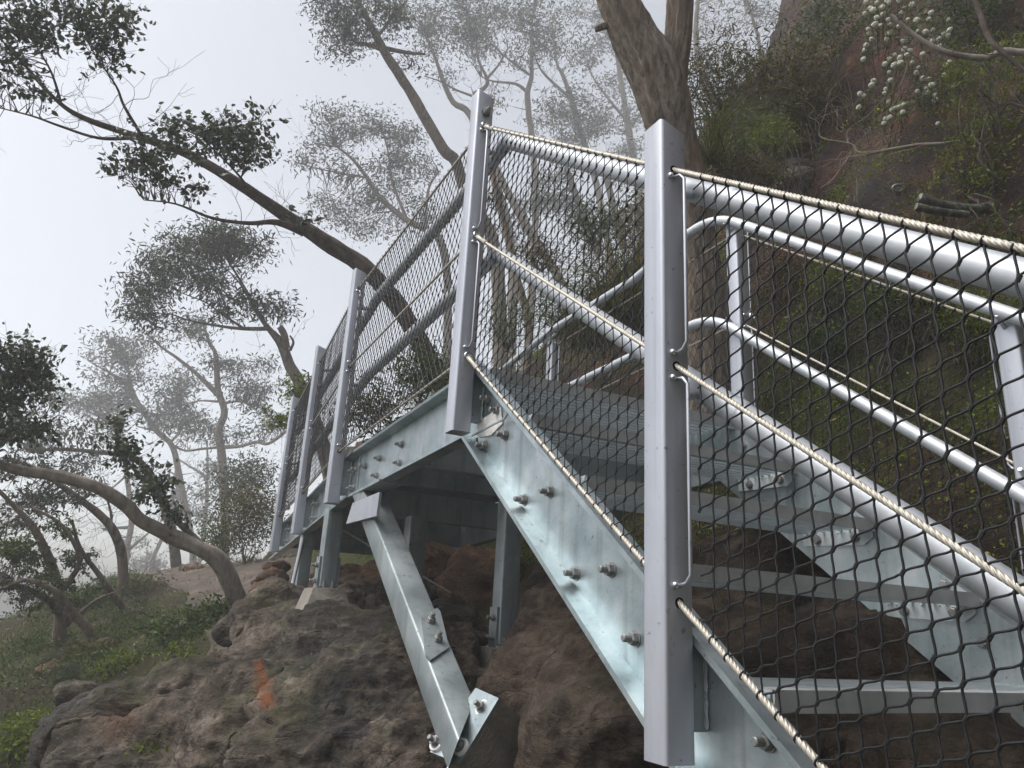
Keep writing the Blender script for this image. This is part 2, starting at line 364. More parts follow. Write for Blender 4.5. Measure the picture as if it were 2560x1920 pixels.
# outer handrails
hx = .11
def stub(rail, a, b, r=.011): g = G(); g.tube([a, b], r, 10); put('rail_bracket', g.mesh('rail_bracket', M['tube'], True, 40), rail)
for (zt_, s0, w0, w1) in ((0, (-.27, -.363, -1.773, -1.454), -.2, -.27), (1, (-.318, -.925, -1.778, -1.984), -.705, -.765)):
    ya, za, yb, zb = s0; sl = (za-zb)/(ya-yb); f_ = lambda y: za + sl*(y-ya)
    yk = (w0 - za)/sl + ya
    handrail(outer, [(hx, -2.75, f_(-2.75)), (hx, yk, w0)])
    handrail(outer, [(hx, yk+.004, w0), (hx, 1.66, w1)])
    handrail(outer, [(hx, 1.665, w1), (hx+.32, 5.3, w1-.1)])
    for x, y, zt, zb2, hs_ in LP:
        zz = f_(y) if y < -.1 else (w0-.02 if y < 1 else w1-.03)
        stub(outer, (x+S-.002, y, zz-.03), (hx+(x if y > 1 else 0), y, zz-.012))
# sleeve joint near the stair post
for ya, za, yb, zb in ((-.27, -.363, -1.773, -1.454), (-.318, -.925, -1.778, -1.984)):
    sl = (za-zb)/(ya-yb); g = G(); g.tube([(hx, y, za+sl*(y-ya)) for y in (-1.335, -1.33, -1.312, -1.305)], [.0305, .0325, .0325, .0305], 20)
    put('sleeve', g.mesh('sleeve', M['tube'], True, 30), outer)

# inner railing (bank side): handrail sits on the post heads
inner = thing('mesh_railing', (W, 0, -1.46), 'inner railing on the bank side, handrail bent over short post heads', 'railing', 'steel railings along stair and walkway')
RP = [(W, YL, -1.98, -3.2), (W, Y0, -1.075, -2.3), (W, 0, -.172, -1.45), (W, 1.775, -.24, -1.5), (W+.12, 3.18, -.28, -1.57), (W+.25, 4.67, -.33, -1.6)]
for x, y, zt, zb in RP:
    po = make_post(inner, x, y, zt, zb, 0, holes=())
    for z in (zt-.05, zt-.55): stub(inner, (x-S+.002, y, z), (x-S-.05, y-.01, z+.03), .007)
    g = G(); g.box((x-S-.027, y+.01, zb+.16), (.027, .02, .11)); put('stub_plate', g.mesh('stub_plate', M['dull'], False), po)
    for sgn in (-1, 1):
        rod(inner, x, y, zt-.03, zt-.50, sgn, y, .0035); rod(inner, x, y, zt-.56, zt-.99, sgn, y, .0035)
ix = W-.07
tt = lambda y: -.15+.757*y; tm = lambda y: -.745+.775*y
handrail(inner, bend((ix, -2.75, tt(-2.75)), (ix, .10, -.085), (ix, .75, -.2), 8, .22)[:-1] + [V((ix, .75, -.195)), V((ix, 1.66, -.205))], .024, 16)
handrail(inner, [(ix, 1.665, -.205), (ix+.31, 5.3, -.3)], .024, 14)
handrail(inner, bend((ix, -2.75, tm(-2.75)), (ix, .13, -.63), (ix, .75, -.667), 8, .18)[:-1] + [V((ix, .75, -.66)), V((ix, 1.66, -.675))], .024, 16)
handrail(inner, [(ix, 1.665, -.675), (ix+.31, 5.3, -.77)], .024, 14)
for k, dz in enumerate((-.045, -.52, -1.0)):
    for i in range(len(RP)-1):
        a, b = RP[i], RP[i+1]; rope(inner, (a[0], a[1], a[2]+dz), (b[0], b[1], b[2]+dz), .0045, i < 2)
g = G(); g.tube([V((W, -.075, -.69)) + V((math.cos(t)*.014, -.005, math.sin(t)*.014)) for t in [i*6.2832/14 for i in range(15)]], .005, 6); put('cable_eye', g.mesh('cable_eye', M['shiny']), inner)
slope_net(inner, W, Y0, (-2.075, -1.172), 0, .955, 10, 3, 4, True, True)
slope_net(inner, W, YL, (-2.98, -2.075), Y0, .955, 10, 3, 4, True, True)
slope_net(inner, W, 0, (-1.172, -1.24), 1.775, .955, 13, 2, 4, True, False)
for i in (3, 4):
    a, b = RP[i], RP[i+1]; A = V((a[0], a[1], a[2]-1.0)); B = V((b[0], b[1], b[2]-1.0)); d = (B-A).normalized(); d2 = V((0, 0, 1)); d2 = (d2-d*d2.dot(d)).normalized()
    net(inner, A, d, d2, 13, a[1]+.05, b[1]-.05, AY, 2, .0016, 3, False, .049, .955/13, False, 'net', (B-A).length)

# ------------------------------------------------------------------ legs
M['concrete'] = mk('wet_concrete', (.22, .21, .18), .8, 0, [(.3, (.13, .12, .10)), (.55, (.22, .2, .17)), (.75, (.30, .28, .24))], 9, 7, .4, 60, .1)
def leg(name, x, y, zt, zb, s, label, pl=None, plates=True):
    o = thing(name, (x, y, zb), label, 'steel leg', 'steel legs under the walkway')
    g = G(); pr = rsq(s, .008); g.rings([[V((x+a, y+b, zb+.02)) for a, b in pr], [V((x+a, y+b, zt)) for a, b in pr]])
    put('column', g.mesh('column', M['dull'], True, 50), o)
    if plates:
        for sx in (-1, 1):
            g = G(); g.box((x+sx*(s+.007), y, zb+.085), (.006, s*.8, .105)); p = put('side_plate', g.mesh('side_plate', M['dull'], False), o)
            for dz in (.05, .14): put('bolt', BOLT, p, (x+sx*(s+.013), y-.01, zb+dz), xrot((sx, 0, 0)))
        g = G(); g.box((x, y, zb+.006), (s*1.25, s*1.25, .006)); put('base_plate', g.mesh('base_plate', M['plate'], False), o)
        for dx, dy in ((-1, -1), (1, -1)):
            g = G(); g.cyl((x+dx*s*.5, y-s*1.12, zb), (x+dx*s*.5, y-s*1.12, zb+.05), .007, 8); put('anchor_rod', g.mesh('anchor_rod', M['bolt']), o)
    return o
def plinth(x, y, z0, z1, a, b, label, cx=0, cy=0):
    g = G(); rr = []
    for t, s in ((0, a), (.55, a*.5+b*.5), (.93, b), (1, b*.93)):
        ring = []
        for i in range(16):
            an = 2*math.pi*i/16; q = s*(1/max(abs(math.cos(an)), abs(math.sin(an))))**.6
            p = V((x+cx*(1-t)+math.cos(an)*q, y+cy*(1-t)+math.sin(an)*q, z0+(z1-z0)*t)); p += V((1, 1, .4))*.02*mn.noise(p*9); ring.append(p)
        rr.append(ring)
    g.rings(rr); o = put('concrete_plinth', g.mesh('concrete_plinth', M['concrete'], True, 50))
    return tag(o, label, 'plinth', 'concrete plinths on the boulders')
leg('steel_leg', .115, 2.12, wz(2.1)+.02, -1.995, .05, 'short square steel leg between bolted side plates under the walkway bend')
plinth(.115, 2.12, -2.35, -1.99, .22, .12, 'pale trapezoid concrete plinth under the short steel leg')
leg('steel_leg', .72, .95, -1.52, -2.24, .05, 'tall steel leg on brown plinth behind the stair stringer')
plinth(.70, .93, -2.62, -2.235, .09, .12, 'narrow brown concrete plinth under the tall steel leg')
leg('steel_leg', .62, 2.05, -1.52, -2.12, .058, 'wide shaded steel leg deep beneath the walkway deck', plates=True)
leg('steel_leg', .24, 3.35, wz(3.3)+.02, -2.25, .045, 'thin steel leg with rods at the far end of the walkway', plates=False)
leg('steel_leg', W-.1, .9, -1.49, -2.15, .05, 'steel leg under the bank side stringer of the walkway', plates=False)
leg('steel_leg', W-.085, -1.16, -2.26, -2.43, .045, 'stubby pale steel leg under the lower stair stringer on the bank side', plates=False)
g = G(); a_ = V((.2, 3.3, -1.6)); b_ = V((.12, 3.22, -2.3)); g.tube([a_, b_], .014, 8)
bo = thing('brace_rod', b_, 'slim bright tie rod leaning against the thin far steel leg', 'tie rod'); put('rod', g.mesh('rod', M['tube']), bo)
g = G(); g.tube([(.2, 2.2, -1.63), (.9, 1.9, -2.0)], .006, 6); put('tie_wire', g.mesh('tie_wire', M['bolt']), bo)

# raking strut down to the rock, with gusset and anchored foot plate
FOOT = V((.07, -.03, -2.47))
strut = thing('raking_strut', FOOT, 'raking square steel strut from walkway down to a white foot plate on the rock', 'strut')
def onp(u, v, p0, n):
    r = at(u, v, 1)-CAM; return CAM + r*((V(p0)-CAM).dot(n)/r.dot(n))
def slab(name, pts, nrm, t, mat, parent, bev=0):
    nrm = V(nrm).normalized(); g = G(); g.rings([[V(p)-nrm*t/2 for p in pts], [V(p)+nrm*t/2 for p in pts]]); return put(name, g.mesh(name, mat, False), parent)
fp = [at(1078, 1882, 2.56), at(1152, 1912, 2.45), at(1250, 1748, 2.53), at(1192, 1722, 2.65)]
fn = (fp[1]-fp[0]).cross(fp[3]-fp[0]).normalized()
if fn.dot(CAM-fp[0]) < 0: fn = -fn
Af = onx(965, 1301, .1); Bf = onx(1166, 1797, .1); d = (Bf-Af).normalized(); sx = V((1, 0, 0)); up = sx.cross(d).normalized()
if up.y > 0: up = -up                   # up: outward normal of the face turned down the stair
HS = .06; A0 = Af - up*HS - d*.42; pr = rsq(HS, .009)
TL, TR = [(onp(u, v, Af, up)-A0).dot(d) for u, v in ((1132, 1852), (1199, 1750))]; top = []; bot = []
for a, b_ in pr:
    q = A0 + sx*a + up*b_; top.append(q + d*((-1.515-q.z)/d.z)); bot.append(q + d*(TL + (TR-TL)*(a+HS)/(2*HS)))
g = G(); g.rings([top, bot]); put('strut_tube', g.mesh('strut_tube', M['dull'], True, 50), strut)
E0 = Af + up*.006
slab('splice_plate', [onp(u, v, E0, up) for u, v in ((1050, 1546), (1056, 1538), (1092, 1522), (1100, 1530), (1122, 1620), (1076, 1652), (1064, 1640))], up, .01, M['dull'], strut)
for u, v in ((1077, 1553), (1094, 1600)):
    put('bolt', BOLT, strut, onp(u, v, E0+up*.005, up), xrot(up))
g = G(); g.tube([bot[i_] for i_ in range(8, 16)], .006, 6); put('weld', g.mesh('weld', M['weld']), strut)
# head bracket under the flange
slab('head_plate', [onx(868, 1310, .02), onx(884, 1258, .02), onx(952, 1230, .02), onx(944, 1290, .02)], (1, 0, 0), .012, M['post'], strut)
slab('head_plate', [V((.03, 1.0, -1.497)), V((.16, 1.0, -1.497)), V((.16, 1.35, -1.509)), V((.03, 1.35, -1.509))], (0, 0, 1), .012, M['dull'], strut)
# foot plate lying on the rock
slab('foot_plate', fp, fn, .014, M['galv'], strut)
fcn = (fp[0]+fp[1]+fp[2]+fp[3])/4; slab('mortar_pad', [fcn + (q-fcn)*1.0 - fn*.125 for q in fp], fn, .235, M['concrete'], strut)
for u, v in ((1098, 1862), (1158, 1872), (1212, 1775)):
    c = onp(u, v, fp[0], fn) + fn*.007
    g = G(); g.tube([c, c+fn*.01, c+fn*.012], [.03, .029, .027], 20); wsh = put('washer', g.mesh('washer', M['white'], True, 40), strut)
    put('bolt', BOLT, wsh, c+fn*.012, xrot(fn))
# ------------------------------------------------------------------ terrain
import numpy as np
rng = np.random.default_rng(11)
W2 = lambda u, v, d: tuple(at(u, v, d))
CP = [W2(*q) for q in ((0, 1900, 5.2), (0, 1700, 7), (0, 1560, 9.5), (150, 1500, 11.5), (300, 1440, 13), (420, 1432, 13.5), (520, 1500, 9), (480, 1640, 6.6), (300, 1800, 5.4), (150, 1620, 8),
      (450, 1540, 8.6), (600, 1515, 7.6), (680, 1490, 6.6), (640, 1440, 9.5), (700, 1400, 9.5), (600, 1410, 12), (300, 1600, 7.4), (540, 1580, 6.6), (640, 1545, 6.0))]
CP += [(-1, -2.5, -3.75), (-3, -2.5, -4.8), (.7, -2.6, -3.5), (.7, -1.5, -3.1), (.7, -.5, -2.75), (.7, .6, -2.6), (.7, 2, -2.35), (.8, 3.5, -2.2), (.9, 5, -2.05), (1.0, 6.5, -1.8), (1.5, -2.5, -3.3), (1.5, -1.2, -2.6),
       (1.5, 0, -1.95), (1.5, 2, -1.75), (1.6, 4, -1.65), (1.4, 7, -1.5), (1.6, 10, -1.3), (-.7, 4.6, -2.6), (-1.5, 3, -3.6), (-1.6, 1, -4.0), (-3, 0, -5.2), (-6, 0, -7.5), (-6, 8, -6), (-10, 15, -9), (-3.5, 12, -3.6), (-2.5, 17, -3.2),
       (-6, 25, -7), (0, 24, -3), (5, 25, -1), (2, 15, -1.2), (1.5, -6, -3.8), (-2, -8, -4), (-8, -8, -8), (-14, 5, -12), (-14, 25, -12), (8, 30, -1.5), (6, 0, -1.5), (6, 12, -1), (10, -8, -2)]
CP = np.array(CP); _d = np.linalg.norm(CP[:, None, :2]-CP[None, :, :2], axis=2)
_A = np.block([[_d + np.eye(len(CP))*.02, np.c_[np.ones(len(CP)), CP[:, :2]]], [np.r_[[np.ones(len(CP))], CP[:, :2].T], np.zeros((3, 3))]])
_w = np.linalg.solve(_A, np.r_[CP[:, 2], 0, 0, 0])
def terr(x, y):
    x = np.atleast_1d(np.asarray(x, float)); y = np.atleast_1d(np.asarray(y, float))
    z = np.full(x.shape, 0.)
    for i in range(len(CP)): z += _w[i]*np.hypot(x-CP[i, 0], y-CP[i, 1])
    z += _w[-3] + _w[-2]*x + _w[-1]*y
    toe = np.interp(y, [-8, -3, 1, 3, 6, 10, 14, 25], [1.45, 1.6, 1.66, 1.8, 1.65, 1.55, 1.7, 3.0])
    k = np.interp(y, [-5, 1.5, 4, 8, 14, 25, 40], [1, 1, .92, .9, .8, .5, .3])
    d = np.maximum(0, x-toe)
    hb = k*np.interp(d, [0, .25, .7, 1.3, 1.9, 2.6, 3.4, 5, 9, 20], [0, .28, .95, 2.2, 3.8, 5.4, 6.8, 8.4, 11.5, 18])
    cp = np.interp(y, [1.2, 2.4, 4, 6, 10, 16, 25], [30, 5.5, 2.6, 2.0, 2.2, 2.4, 2.0]); z += np.where(hb > cp*.8, cp*.8 + (cp*.2)*(1-np.exp(-(hb-cp*.8)/(cp*.2))) + .06*np.maximum(0, hb-cp*.8), hb)
    # unseen rise behind the camera, added to darken post faces turned down the stair
    z += np.interp(-y-4.2, [0, 1.5, 4, 12], [0, 1.8, 7, 14])*np.interp(x, [-9, -3, 2], [.0, .75, 1])
    return np.clip(z, -15, 24)
def tz(x, y): return float(terr(x, y)[0])
def hit(u, v, d0=1.5, d1=40, st=.05):
    ds = np.arange(d0, d1, st); r = at(u, v, 1)-CAM
    X = CAM.x+r.x*ds; Y = CAM.y+r.y*ds; Z = CAM.z+r.z*ds; t = terr(X, Y); k = np.nonzero(Z < t)[0]
    if not len(k): return None
    i = k[0]; return V((X[i], Y[i], t[i]))

def nodes_of(m): return m.node_tree.nodes, m.node_tree.links
def noise_node(N, L, vec, scale, detail=6, rough=.6, dist=0.):
    n = N.new('ShaderNodeTexNoise'); n.inputs['Scale'].default_value = scale; n.inputs['Detail'].default_value = detail; n.inputs['Roughness'].default_value = rough; n.inputs['Distortion'].default_value = dist
    L.new(vec, n.inputs['Vector']); return n.outputs['Fac']
def ramp(N, L, fac, stops):
    c = N.new('ShaderNodeValToRGB'); L.new(fac, c.inputs[0]); e = c.color_ramp.elements
    while len(e) < len(stops): e.new(.5)
    for i, (p, q) in enumerate(stops): e[i].position = p; e[i].color = (*q, 1) if len(q) == 3 else q
    return c.outputs[0]
def mixc(N, L, fac, a, b):
    m = N.new('ShaderNodeMix'); m.data_type = 'RGBA'
    if isinstance(fac, (int, float)): m.inputs[0].default_value = fac
    else: L.new(fac, m.inputs[0])
    for s, i in ((a, 6), (b, 7)):
        if isinstance(s, tuple): m.inputs[i].default_value = (*s, 1)
        else: L.new(s, m.inputs[i])
    return m.outputs[2]
def math_(N, L, op, a, b=None, clamp=False):
    m = N.new('ShaderNodeMath'); m.operation = op; m.use_clamp = clamp
    for i, s in enumerate((a, b)):
        if s is None: continue
        if isinstance(s, (int, float)): m.inputs[i].default_value = s
        else: L.new(s, m.inputs[i])
    return m.outputs[0]
def maprange(N, L, x, a, b, c=0., d=1.):
    m = N.new('ShaderNodeMapRange'); m.inputs[1].default_value = a; m.inputs[2].default_value = b; m.inputs[3].default_value = c; m.inputs[4].default_value = d; L.new(x, m.inputs[0]); return m.outputs[0]

def rock_mat(name, cols, wet=.35, stains=(), lich=0, moss=0):
    m = bpy.data.materials.new(name); m.use_nodes = True; N, L = nodes_of(m); b = N['Principled BSDF']
    tc = N.new('ShaderNodeTexCoord').outputs['Object']
    mp = N.new('ShaderNodeMapping'); L.new(tc, mp.inputs[0]); mp.inputs['Scale'].default_value = (1, 1, 2.6); v = mp.outputs[0]
    f1 = noise_node(N, L, v, 2.6, 9, .68, .6); c = ramp(N, L, f1, [(.32, cols[0]), (.46, cols[1]), (.57, cols[2]), (.72, cols[3])])
    f2 = noise_node(N, L, tc, 17, 8, .7); c = mixc(N, L, maprange(N, L, f2, .45, .62, 0, .7), c, tuple(x*.3 for x in cols[1]))
    f3 = noise_node(N, L, tc, 1.1, 5, .6, .8); c = mixc(N, L, maprange(N, L, f3, .47, .62, 0, wet*2), c, tuple(x*.5 for x in cols[0]))
    # thin cracks
    vo = N.new('ShaderNodeTexVoronoi'); vo.feature = 'DISTANCE_TO_EDGE'; vo.inputs['Scale'].default_value = 3.2
    dn = N.new('ShaderNodeTexNoise'); dn.inputs['Scale'].default_value = 5; L.new(v, dn.inputs['Vector'])
    mv = N.new('ShaderNodeMix'); mv.data_type = 'VECTOR'; mv.inputs[0].default_value = .22; L.new(v, mv.inputs[4]); L.new(dn.outputs['Color'], mv.inputs[5]); L.new(mv.outputs[1], vo.inputs['Vector'])
    crk = maprange(N, L, vo.outputs['Distance'], 0, .025, 1, 0)
    c = mixc(N, L, math_(N, L, 'MULTIPLY', crk, maprange(N, L, f1, .5, .62, 0, .45)), c, tuple(x*.3 for x in cols[0]))
    if lich:
        f4 = noise_node(N, L, tc, 6.5, 6, .7); c = mixc(N, L, maprange(N, L, f4, .6, .68, 0, lich), c, (.33, .32, .27))
    if moss:
        ge = N.new('ShaderNodeNewGeometry'); sx = N.new('ShaderNodeSeparateXYZ'); L.new(ge.outputs['Normal'], sx.inputs[0])
        f5 = noise_node(N, L, tc, 3.5, 7, .7); k = math_(N, L, 'MULTIPLY', maprange(N, L, f5, .5, .64), maprange(N, L, sx.outputs[2], -.1, .6), True)
        c = mixc(N, L, math_(N, L, 'MULTIPLY', k, moss), c, (.055, .06, .018))
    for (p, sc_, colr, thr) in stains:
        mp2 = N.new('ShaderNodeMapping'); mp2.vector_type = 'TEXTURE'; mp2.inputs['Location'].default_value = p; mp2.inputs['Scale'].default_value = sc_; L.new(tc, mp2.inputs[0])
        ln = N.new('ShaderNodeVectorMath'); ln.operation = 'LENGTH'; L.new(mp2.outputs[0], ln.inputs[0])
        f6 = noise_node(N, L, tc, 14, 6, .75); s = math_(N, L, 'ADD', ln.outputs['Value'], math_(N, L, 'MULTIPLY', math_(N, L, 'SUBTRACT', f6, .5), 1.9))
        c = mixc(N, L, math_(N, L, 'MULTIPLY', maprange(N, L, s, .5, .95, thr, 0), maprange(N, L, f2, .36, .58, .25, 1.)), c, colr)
    f8 = noise_node(N, L, v, 38, 3, .6); c = mixc(N, L, maprange(N, L, f8, .63, .70, 0, .6), c, tuple(x*.4 for x in cols[0])); c = mixc(N, L, maprange(N, L, f8, .34, .28, 0, .4), c, cols[3])
    b.inputs['Specular IOR Level'].default_value = .28
    L.new(c, b.inputs['Base Color'])
    L.new(maprange(N, L, f3, .4, .65, .85, .85-wet), b.inputs['Roughness'])
    h = math_(N, L, 'ADD', f2, math_(N, L, 'MULTIPLY', f1, 1.4)); h = math_(N, L, 'SUBTRACT', h, math_(N, L, 'MULTIPLY', crk, .12))
    f7 = noise_node(N, L, tc, 70, 5, .7); h = math_(N, L, 'ADD', h, math_(N, L, 'MULTIPLY', f7, .25))
    bu = N.new('ShaderNodeBump'); bu.inputs['Strength'].default_value = 1.0; bu.inputs['Distance'].default_value = .05; L.new(h, bu.inputs['Height']); L.new(bu.outputs[0], b.inputs['Normal'])
    return m

# ground material: wet soil, litter, moss; red sandstone where the bank steepens
def ground_mat():
    m = bpy.data.materials.new('bush_soil'); m.use_nodes = True; N, L = nodes_of(m); b = N['Principled BSDF']
    tc = N.new('ShaderNodeTexCoord').outputs['Object']
    f1 = noise_node(N, L, tc, 3.1, 8, .7); f2 = noise_node(N, L, tc, 26, 6, .7); f3 = noise_node(N, L, tc, .9, 6, .65)
    soil = ramp(N, L, f1, [(.3, (.014, .010, .007)), (.5, (.035, .024, .016)), (.72, (.08, .056, .038))])
    soil = mixc(N, L, maprange(N, L, f2, .55, .75, 0, .6), soil, (.10, .075, .052))
    green = ramp(N, L, f2, [(.3, (.018, .024, .006)), (.6, (.05, .058, .012)), (.8, (.11, .11, .02))])
    c = mixc(N, L, maprange(N, L, f3, .42, .54, 0, .85), soil, green)
    # bare path: soil only
    sx = N.new('ShaderNodeSeparateXYZ'); L.new(tc, sx.inputs[0])
    ge = N.new('ShaderNodeNewGeometry'); sn = N.new('ShaderNodeSeparateXYZ'); L.new(ge.outputs['Normal'], sn.inputs[0])
    rock = ramp(N, L, noise_node(N, L, tc, 2.2, 9, .7, .5), [(.32, (.007, .005, .005)), (.45, (.03, .015, .011)), (.58, (.09, .036, .021)), (.74, (.19, .09, .056))])
    rock = mixc(N, L, maprange(N, L, noise_node(N, L, tc, .8, 5, .6), .5, .62, 0, .5), rock, (.035, .03, .032))
    rock = mixc(N, L, maprange(N, L, noise_node(N, L, tc, 21, 6, .7), .5, .75, 0, .6), rock, (.02, .014, .012))
    up = math_(N, L, 'ADD', sx.outputs[2], math_(N, L, 'MULTIPLY', math_(N, L, 'SUBTRACT', f3, .5), 3.2))
    k = math_(N, L, 'MULTIPLY', maprange(N, L, up, -.45, .0), maprange(N, L, sn.outputs[2], .78, .55), True)
    c = mixc(N, L, k, c, rock)
    L.new(c, b.inputs['Base Color']); b.inputs['Specular IOR Level'].default_value = .18
    L.new(maprange(N, L, k, 0, 1, .9, .62), b.inputs['Roughness'])
    h = math_(N, L, 'ADD', f2, math_(N, L, 'MULTIPLY', f1, 2)); h = math_(N, L, 'ADD', h, math_(N, L, 'MULTIPLY', noise_node(N, L, tc, 90, 4, .7), .4))
    bu = N.new('ShaderNodeBump'); bu.inputs['Strength'].default_value = .8; bu.inputs['Distance'].default_value = .04; L.new(h, bu.inputs['Height']); L.new(bu.outputs[0], b.inputs['Normal'])
    return m
M['ground'] = ground_mat()
def axis_grid(knots):
    out = []
    for (a, b, s) in knots: out += list(np.arange(a, b-1e-6, s))
    return np.array(out + [knots[-1][1]])
gx = axis_grid([(-46, -14, 4), (-14, -5, .7), (-5, 1.4, .11), (1.4, 5.4, .055), (5.4, 12, .4), (12, 40, 4)])
gy = axis_grid([(-28, -10, 3), (-10, -4, .5), (-4, 5.5, .06), (5.5, 15, .13), (15, 30, .8), (30, 65, 5)])
XX, YY = np.meshgrid(gx, gy, indexing='ij'); ZZ = terr(XX.ravel(), YY.ravel()).reshape(XX.shape)
n0, n1 = XX.shape; pts = []
for i in range(n0):
    for j in range(n1):
        x, y, z = XX[i, j], YY[i, j], ZZ[i, j]; p = V((x, y, z))
        s = .05*mn.noise(p*1.7) + .02*mn.noise(p*6.3)
        toe_d = x-1.75
        if toe_d > .1:
            kk = min(1, toe_d/.8); a = mn.ridged_multi_fractal(p*.9, .9, 2.1, 5, 1.0, 2.0, noise_basis='PERLIN_ORIGINAL')
            a2 = mn.ridged_multi_fractal(p*3.1, .9, 2.1, 4, 1.0, 2.0, noise_basis='PERLIN_ORIGINAL'); q = kk*(.2*(a-.9) + .22*mn.noise(p*.8) + .06*(a2-.9)); pts.append((x-q*.8, y-q*.15, z+s+q*.45))
        else: pts.append((x, y, z+s))
fs = [(i*n1+j, (i+1)*n1+j, (i+1)*n1+j+1, i*n1+j+1) for i in range(n0-1) for j in range(n1-1)]
g = G(); g.v = pts; g.f = fs; g.m = [0]*len(fs)
from mathutils.bvhtree import BVHTree
BVH = BVHTree.FromPolygons(pts, fs)
def tz(x, y):
    h = BVH.ray_cast(V((x, y, 60)), V((0, 0, -1))); return h[0].z if h[0] else float(terr(x, y)[0])
def hit(u, v):
    h = BVH.ray_cast(CAM, (at(u, v, 1)-CAM).normalized()); return h[0]
def dep(u, v, dflt=6.):
    h = hit(u, v); return (h-CAM).dot(FW) if h else dflt
tag(put('hillside', g.mesh('hillside', M['ground'], True, 180)), kind='structure')

# ------------------------------------------------------------------ boulders
def boulder(name, balls, vox, mat, label, cat='rock', amp=.09, strata=.02, group=None, seed=0, rough=.022):
    """balls: (centre, (rx, ry, rz)); fused by voxel remesh, then weathered with ridged noise and bedding"""
    import bmesh
    bm = bmesh.new()
    for c, r in balls:
        r = r if isinstance(r, tuple) else (r, r, r)
        bmesh.ops.create_icosphere(bm, subdivisions=4, radius=1, matrix=Matrix.Translation(V(c)) @ Matrix.Diagonal((*r, 1)))
    me = bpy.data.meshes.new(name); bm.to_mesh(me); bm.free()
    o = bpy.data.objects.new(name, me); col.objects.link(o)
    md = o.modifiers.new('r', 'REMESH'); md.mode = 'VOXEL'; md.voxel_size = vox
    s_ = o.modifiers.new('s', 'SMOOTH'); s_.iterations = int(.09/vox); s_.factor = .5
    dg = bpy.context.evaluated_depsgraph_get(); m2 = bpy.data.meshes.new_from_object(o.evaluated_get(dg)); o.modifiers.clear(); o.data = m2
    n = len(m2.vertices); co = np.empty(n*3); no = np.empty(n*3); m2.vertices.foreach_get('co', co); m2.vertices.foreach_get('normal', no)
    co = co.reshape(-1, 3); no = no.reshape(-1, 3); so = V((seed*7.1, seed*3.3, seed))
    for i in range(n):
        p = V(co[i]) + so
        a = mn.ridged_multi_fractal(V((p.x*1.5, p.y*1.5, p.z*2.4)), .8, 2.1, 5, 1, 2, noise_basis='PERLIN_ORIGINAL')
        b = mn.noise(p*2.3) ; c_ = mn.noise(V((p.x*.9, p.y*.9, p.z*7.5)) + V((b, b, b))*.6); d_ = mn.noise(p*11)
        e_ = mn.ridged_multi_fractal(V((p.x*4.2, p.y*4.2, p.z*6.5)) + V((b, b, b))*.5, .9, 2.2, 5, 1, 2, noise_basis='PERLIN_ORIGINAL')
        b2 = mn.cell(V((p.x*2.1, p.y*2.1, p.z*5.)) + V((b, d_*.15, b))*.5); q = amp*(a-1.0)*.75 + amp*.8*b + strata*c_ + rough*(e_-1.0) + rough*.45*b2 + .01*d_
        co[i] += no[i]*q
    m2.vertices.foreach_set('co', co.ravel()); m2.materials.clear(); m2.materials.append(mat)
    m2.polygons.foreach_set('use_smooth', [True]*len(m2.polygons)); m2.update()
    return tag(o, label, cat, group)
brown = [(.026, .021, .018), (.09, .07, .054), (.185, .148, .115), (.36, .31, .255)]
M['rock2'] = rock_mat('wet_brown_sandstone', [(.028, .021, .017), (.075, .05, .036), (.13, .095, .07), (.20, .15, .11)], .4, (), .15, .25)
M['rock3'] = rock_mat('orange_brown_stone', [(.05, .03, .02), (.13, .075, .045), (.22, .13, .08), (.3, .2, .14)], .25)
def B(u, v, d, r, k=(1, 1, 1)): return (at(u, v, d), (r*k[0], r*k[1], r*k[2]))
OUT = boulder('sandstone_outcrop', [B(770, 1740, 4.5, .5), B(600, 1790, 4.25, .4), B(430, 1825, 4.05, .3), B(290, 1850, 3.95, .26), B(200, 1930, 3.8, .2), B(910, 1750, 4.2, .52, (1, 1.15, 1)), B(1010, 1790, 3.5, .42), B(900, 1930, 3.2, .5), B(700, 1960, 3.5, .5), B(480, 1990, 3.7, .45), B(300, 2020, 3.7, .4), B(1040, 1990, 2.9, .36), B(1030, 1660, 4.3, .42), B(860, 1600, 4.9, .3), B(690, 1580, 4.9, .25), B(1000, 1560, 5.0, .3)], .015, M['rock2'],
        'large brown sandstone outcrop with an orange lichen streak below the walkway legs', amp=.11, seed=1, rough=.03, strata=.04)
_bv = BVHTree.FromPolygons([v.co.copy() for v in OUT.data.vertices], [tuple(p.vertices) for p in OUT.data.polygons])
def rh(u, v): h = _bv.ray_cast(CAM, (at(u, v, 1)-CAM).normalized())[0]; return tuple(h if h else at(u, v, 3.7))
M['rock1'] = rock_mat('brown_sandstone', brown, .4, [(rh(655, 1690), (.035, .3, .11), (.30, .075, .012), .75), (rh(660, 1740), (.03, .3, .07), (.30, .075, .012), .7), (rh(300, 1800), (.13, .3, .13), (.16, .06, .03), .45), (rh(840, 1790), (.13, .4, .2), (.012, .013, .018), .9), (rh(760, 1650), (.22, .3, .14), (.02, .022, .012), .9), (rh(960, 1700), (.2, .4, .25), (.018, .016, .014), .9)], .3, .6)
OUT.data.materials.clear(); OUT.data.materials.append(M['rock1'])
boulder('sandstone_boulder', [B(1460, 1830, 2.98, .42), B(1350, 1910, 2.9, .34), B(1600, 1880, 2.5, .42), B(1480, 1640, 3.3, .34), B(1700, 1760, 3.1, .36), B(1250, 2010, 2.85, .25), B(1850, 1900, 2.9, .38), B(2100, 1990, 2.7, .38)], .016, M['rock2'],
        'smooth wet brown boulder under the stair beside the strut foot', amp=.06, strata=.008, seed=2)
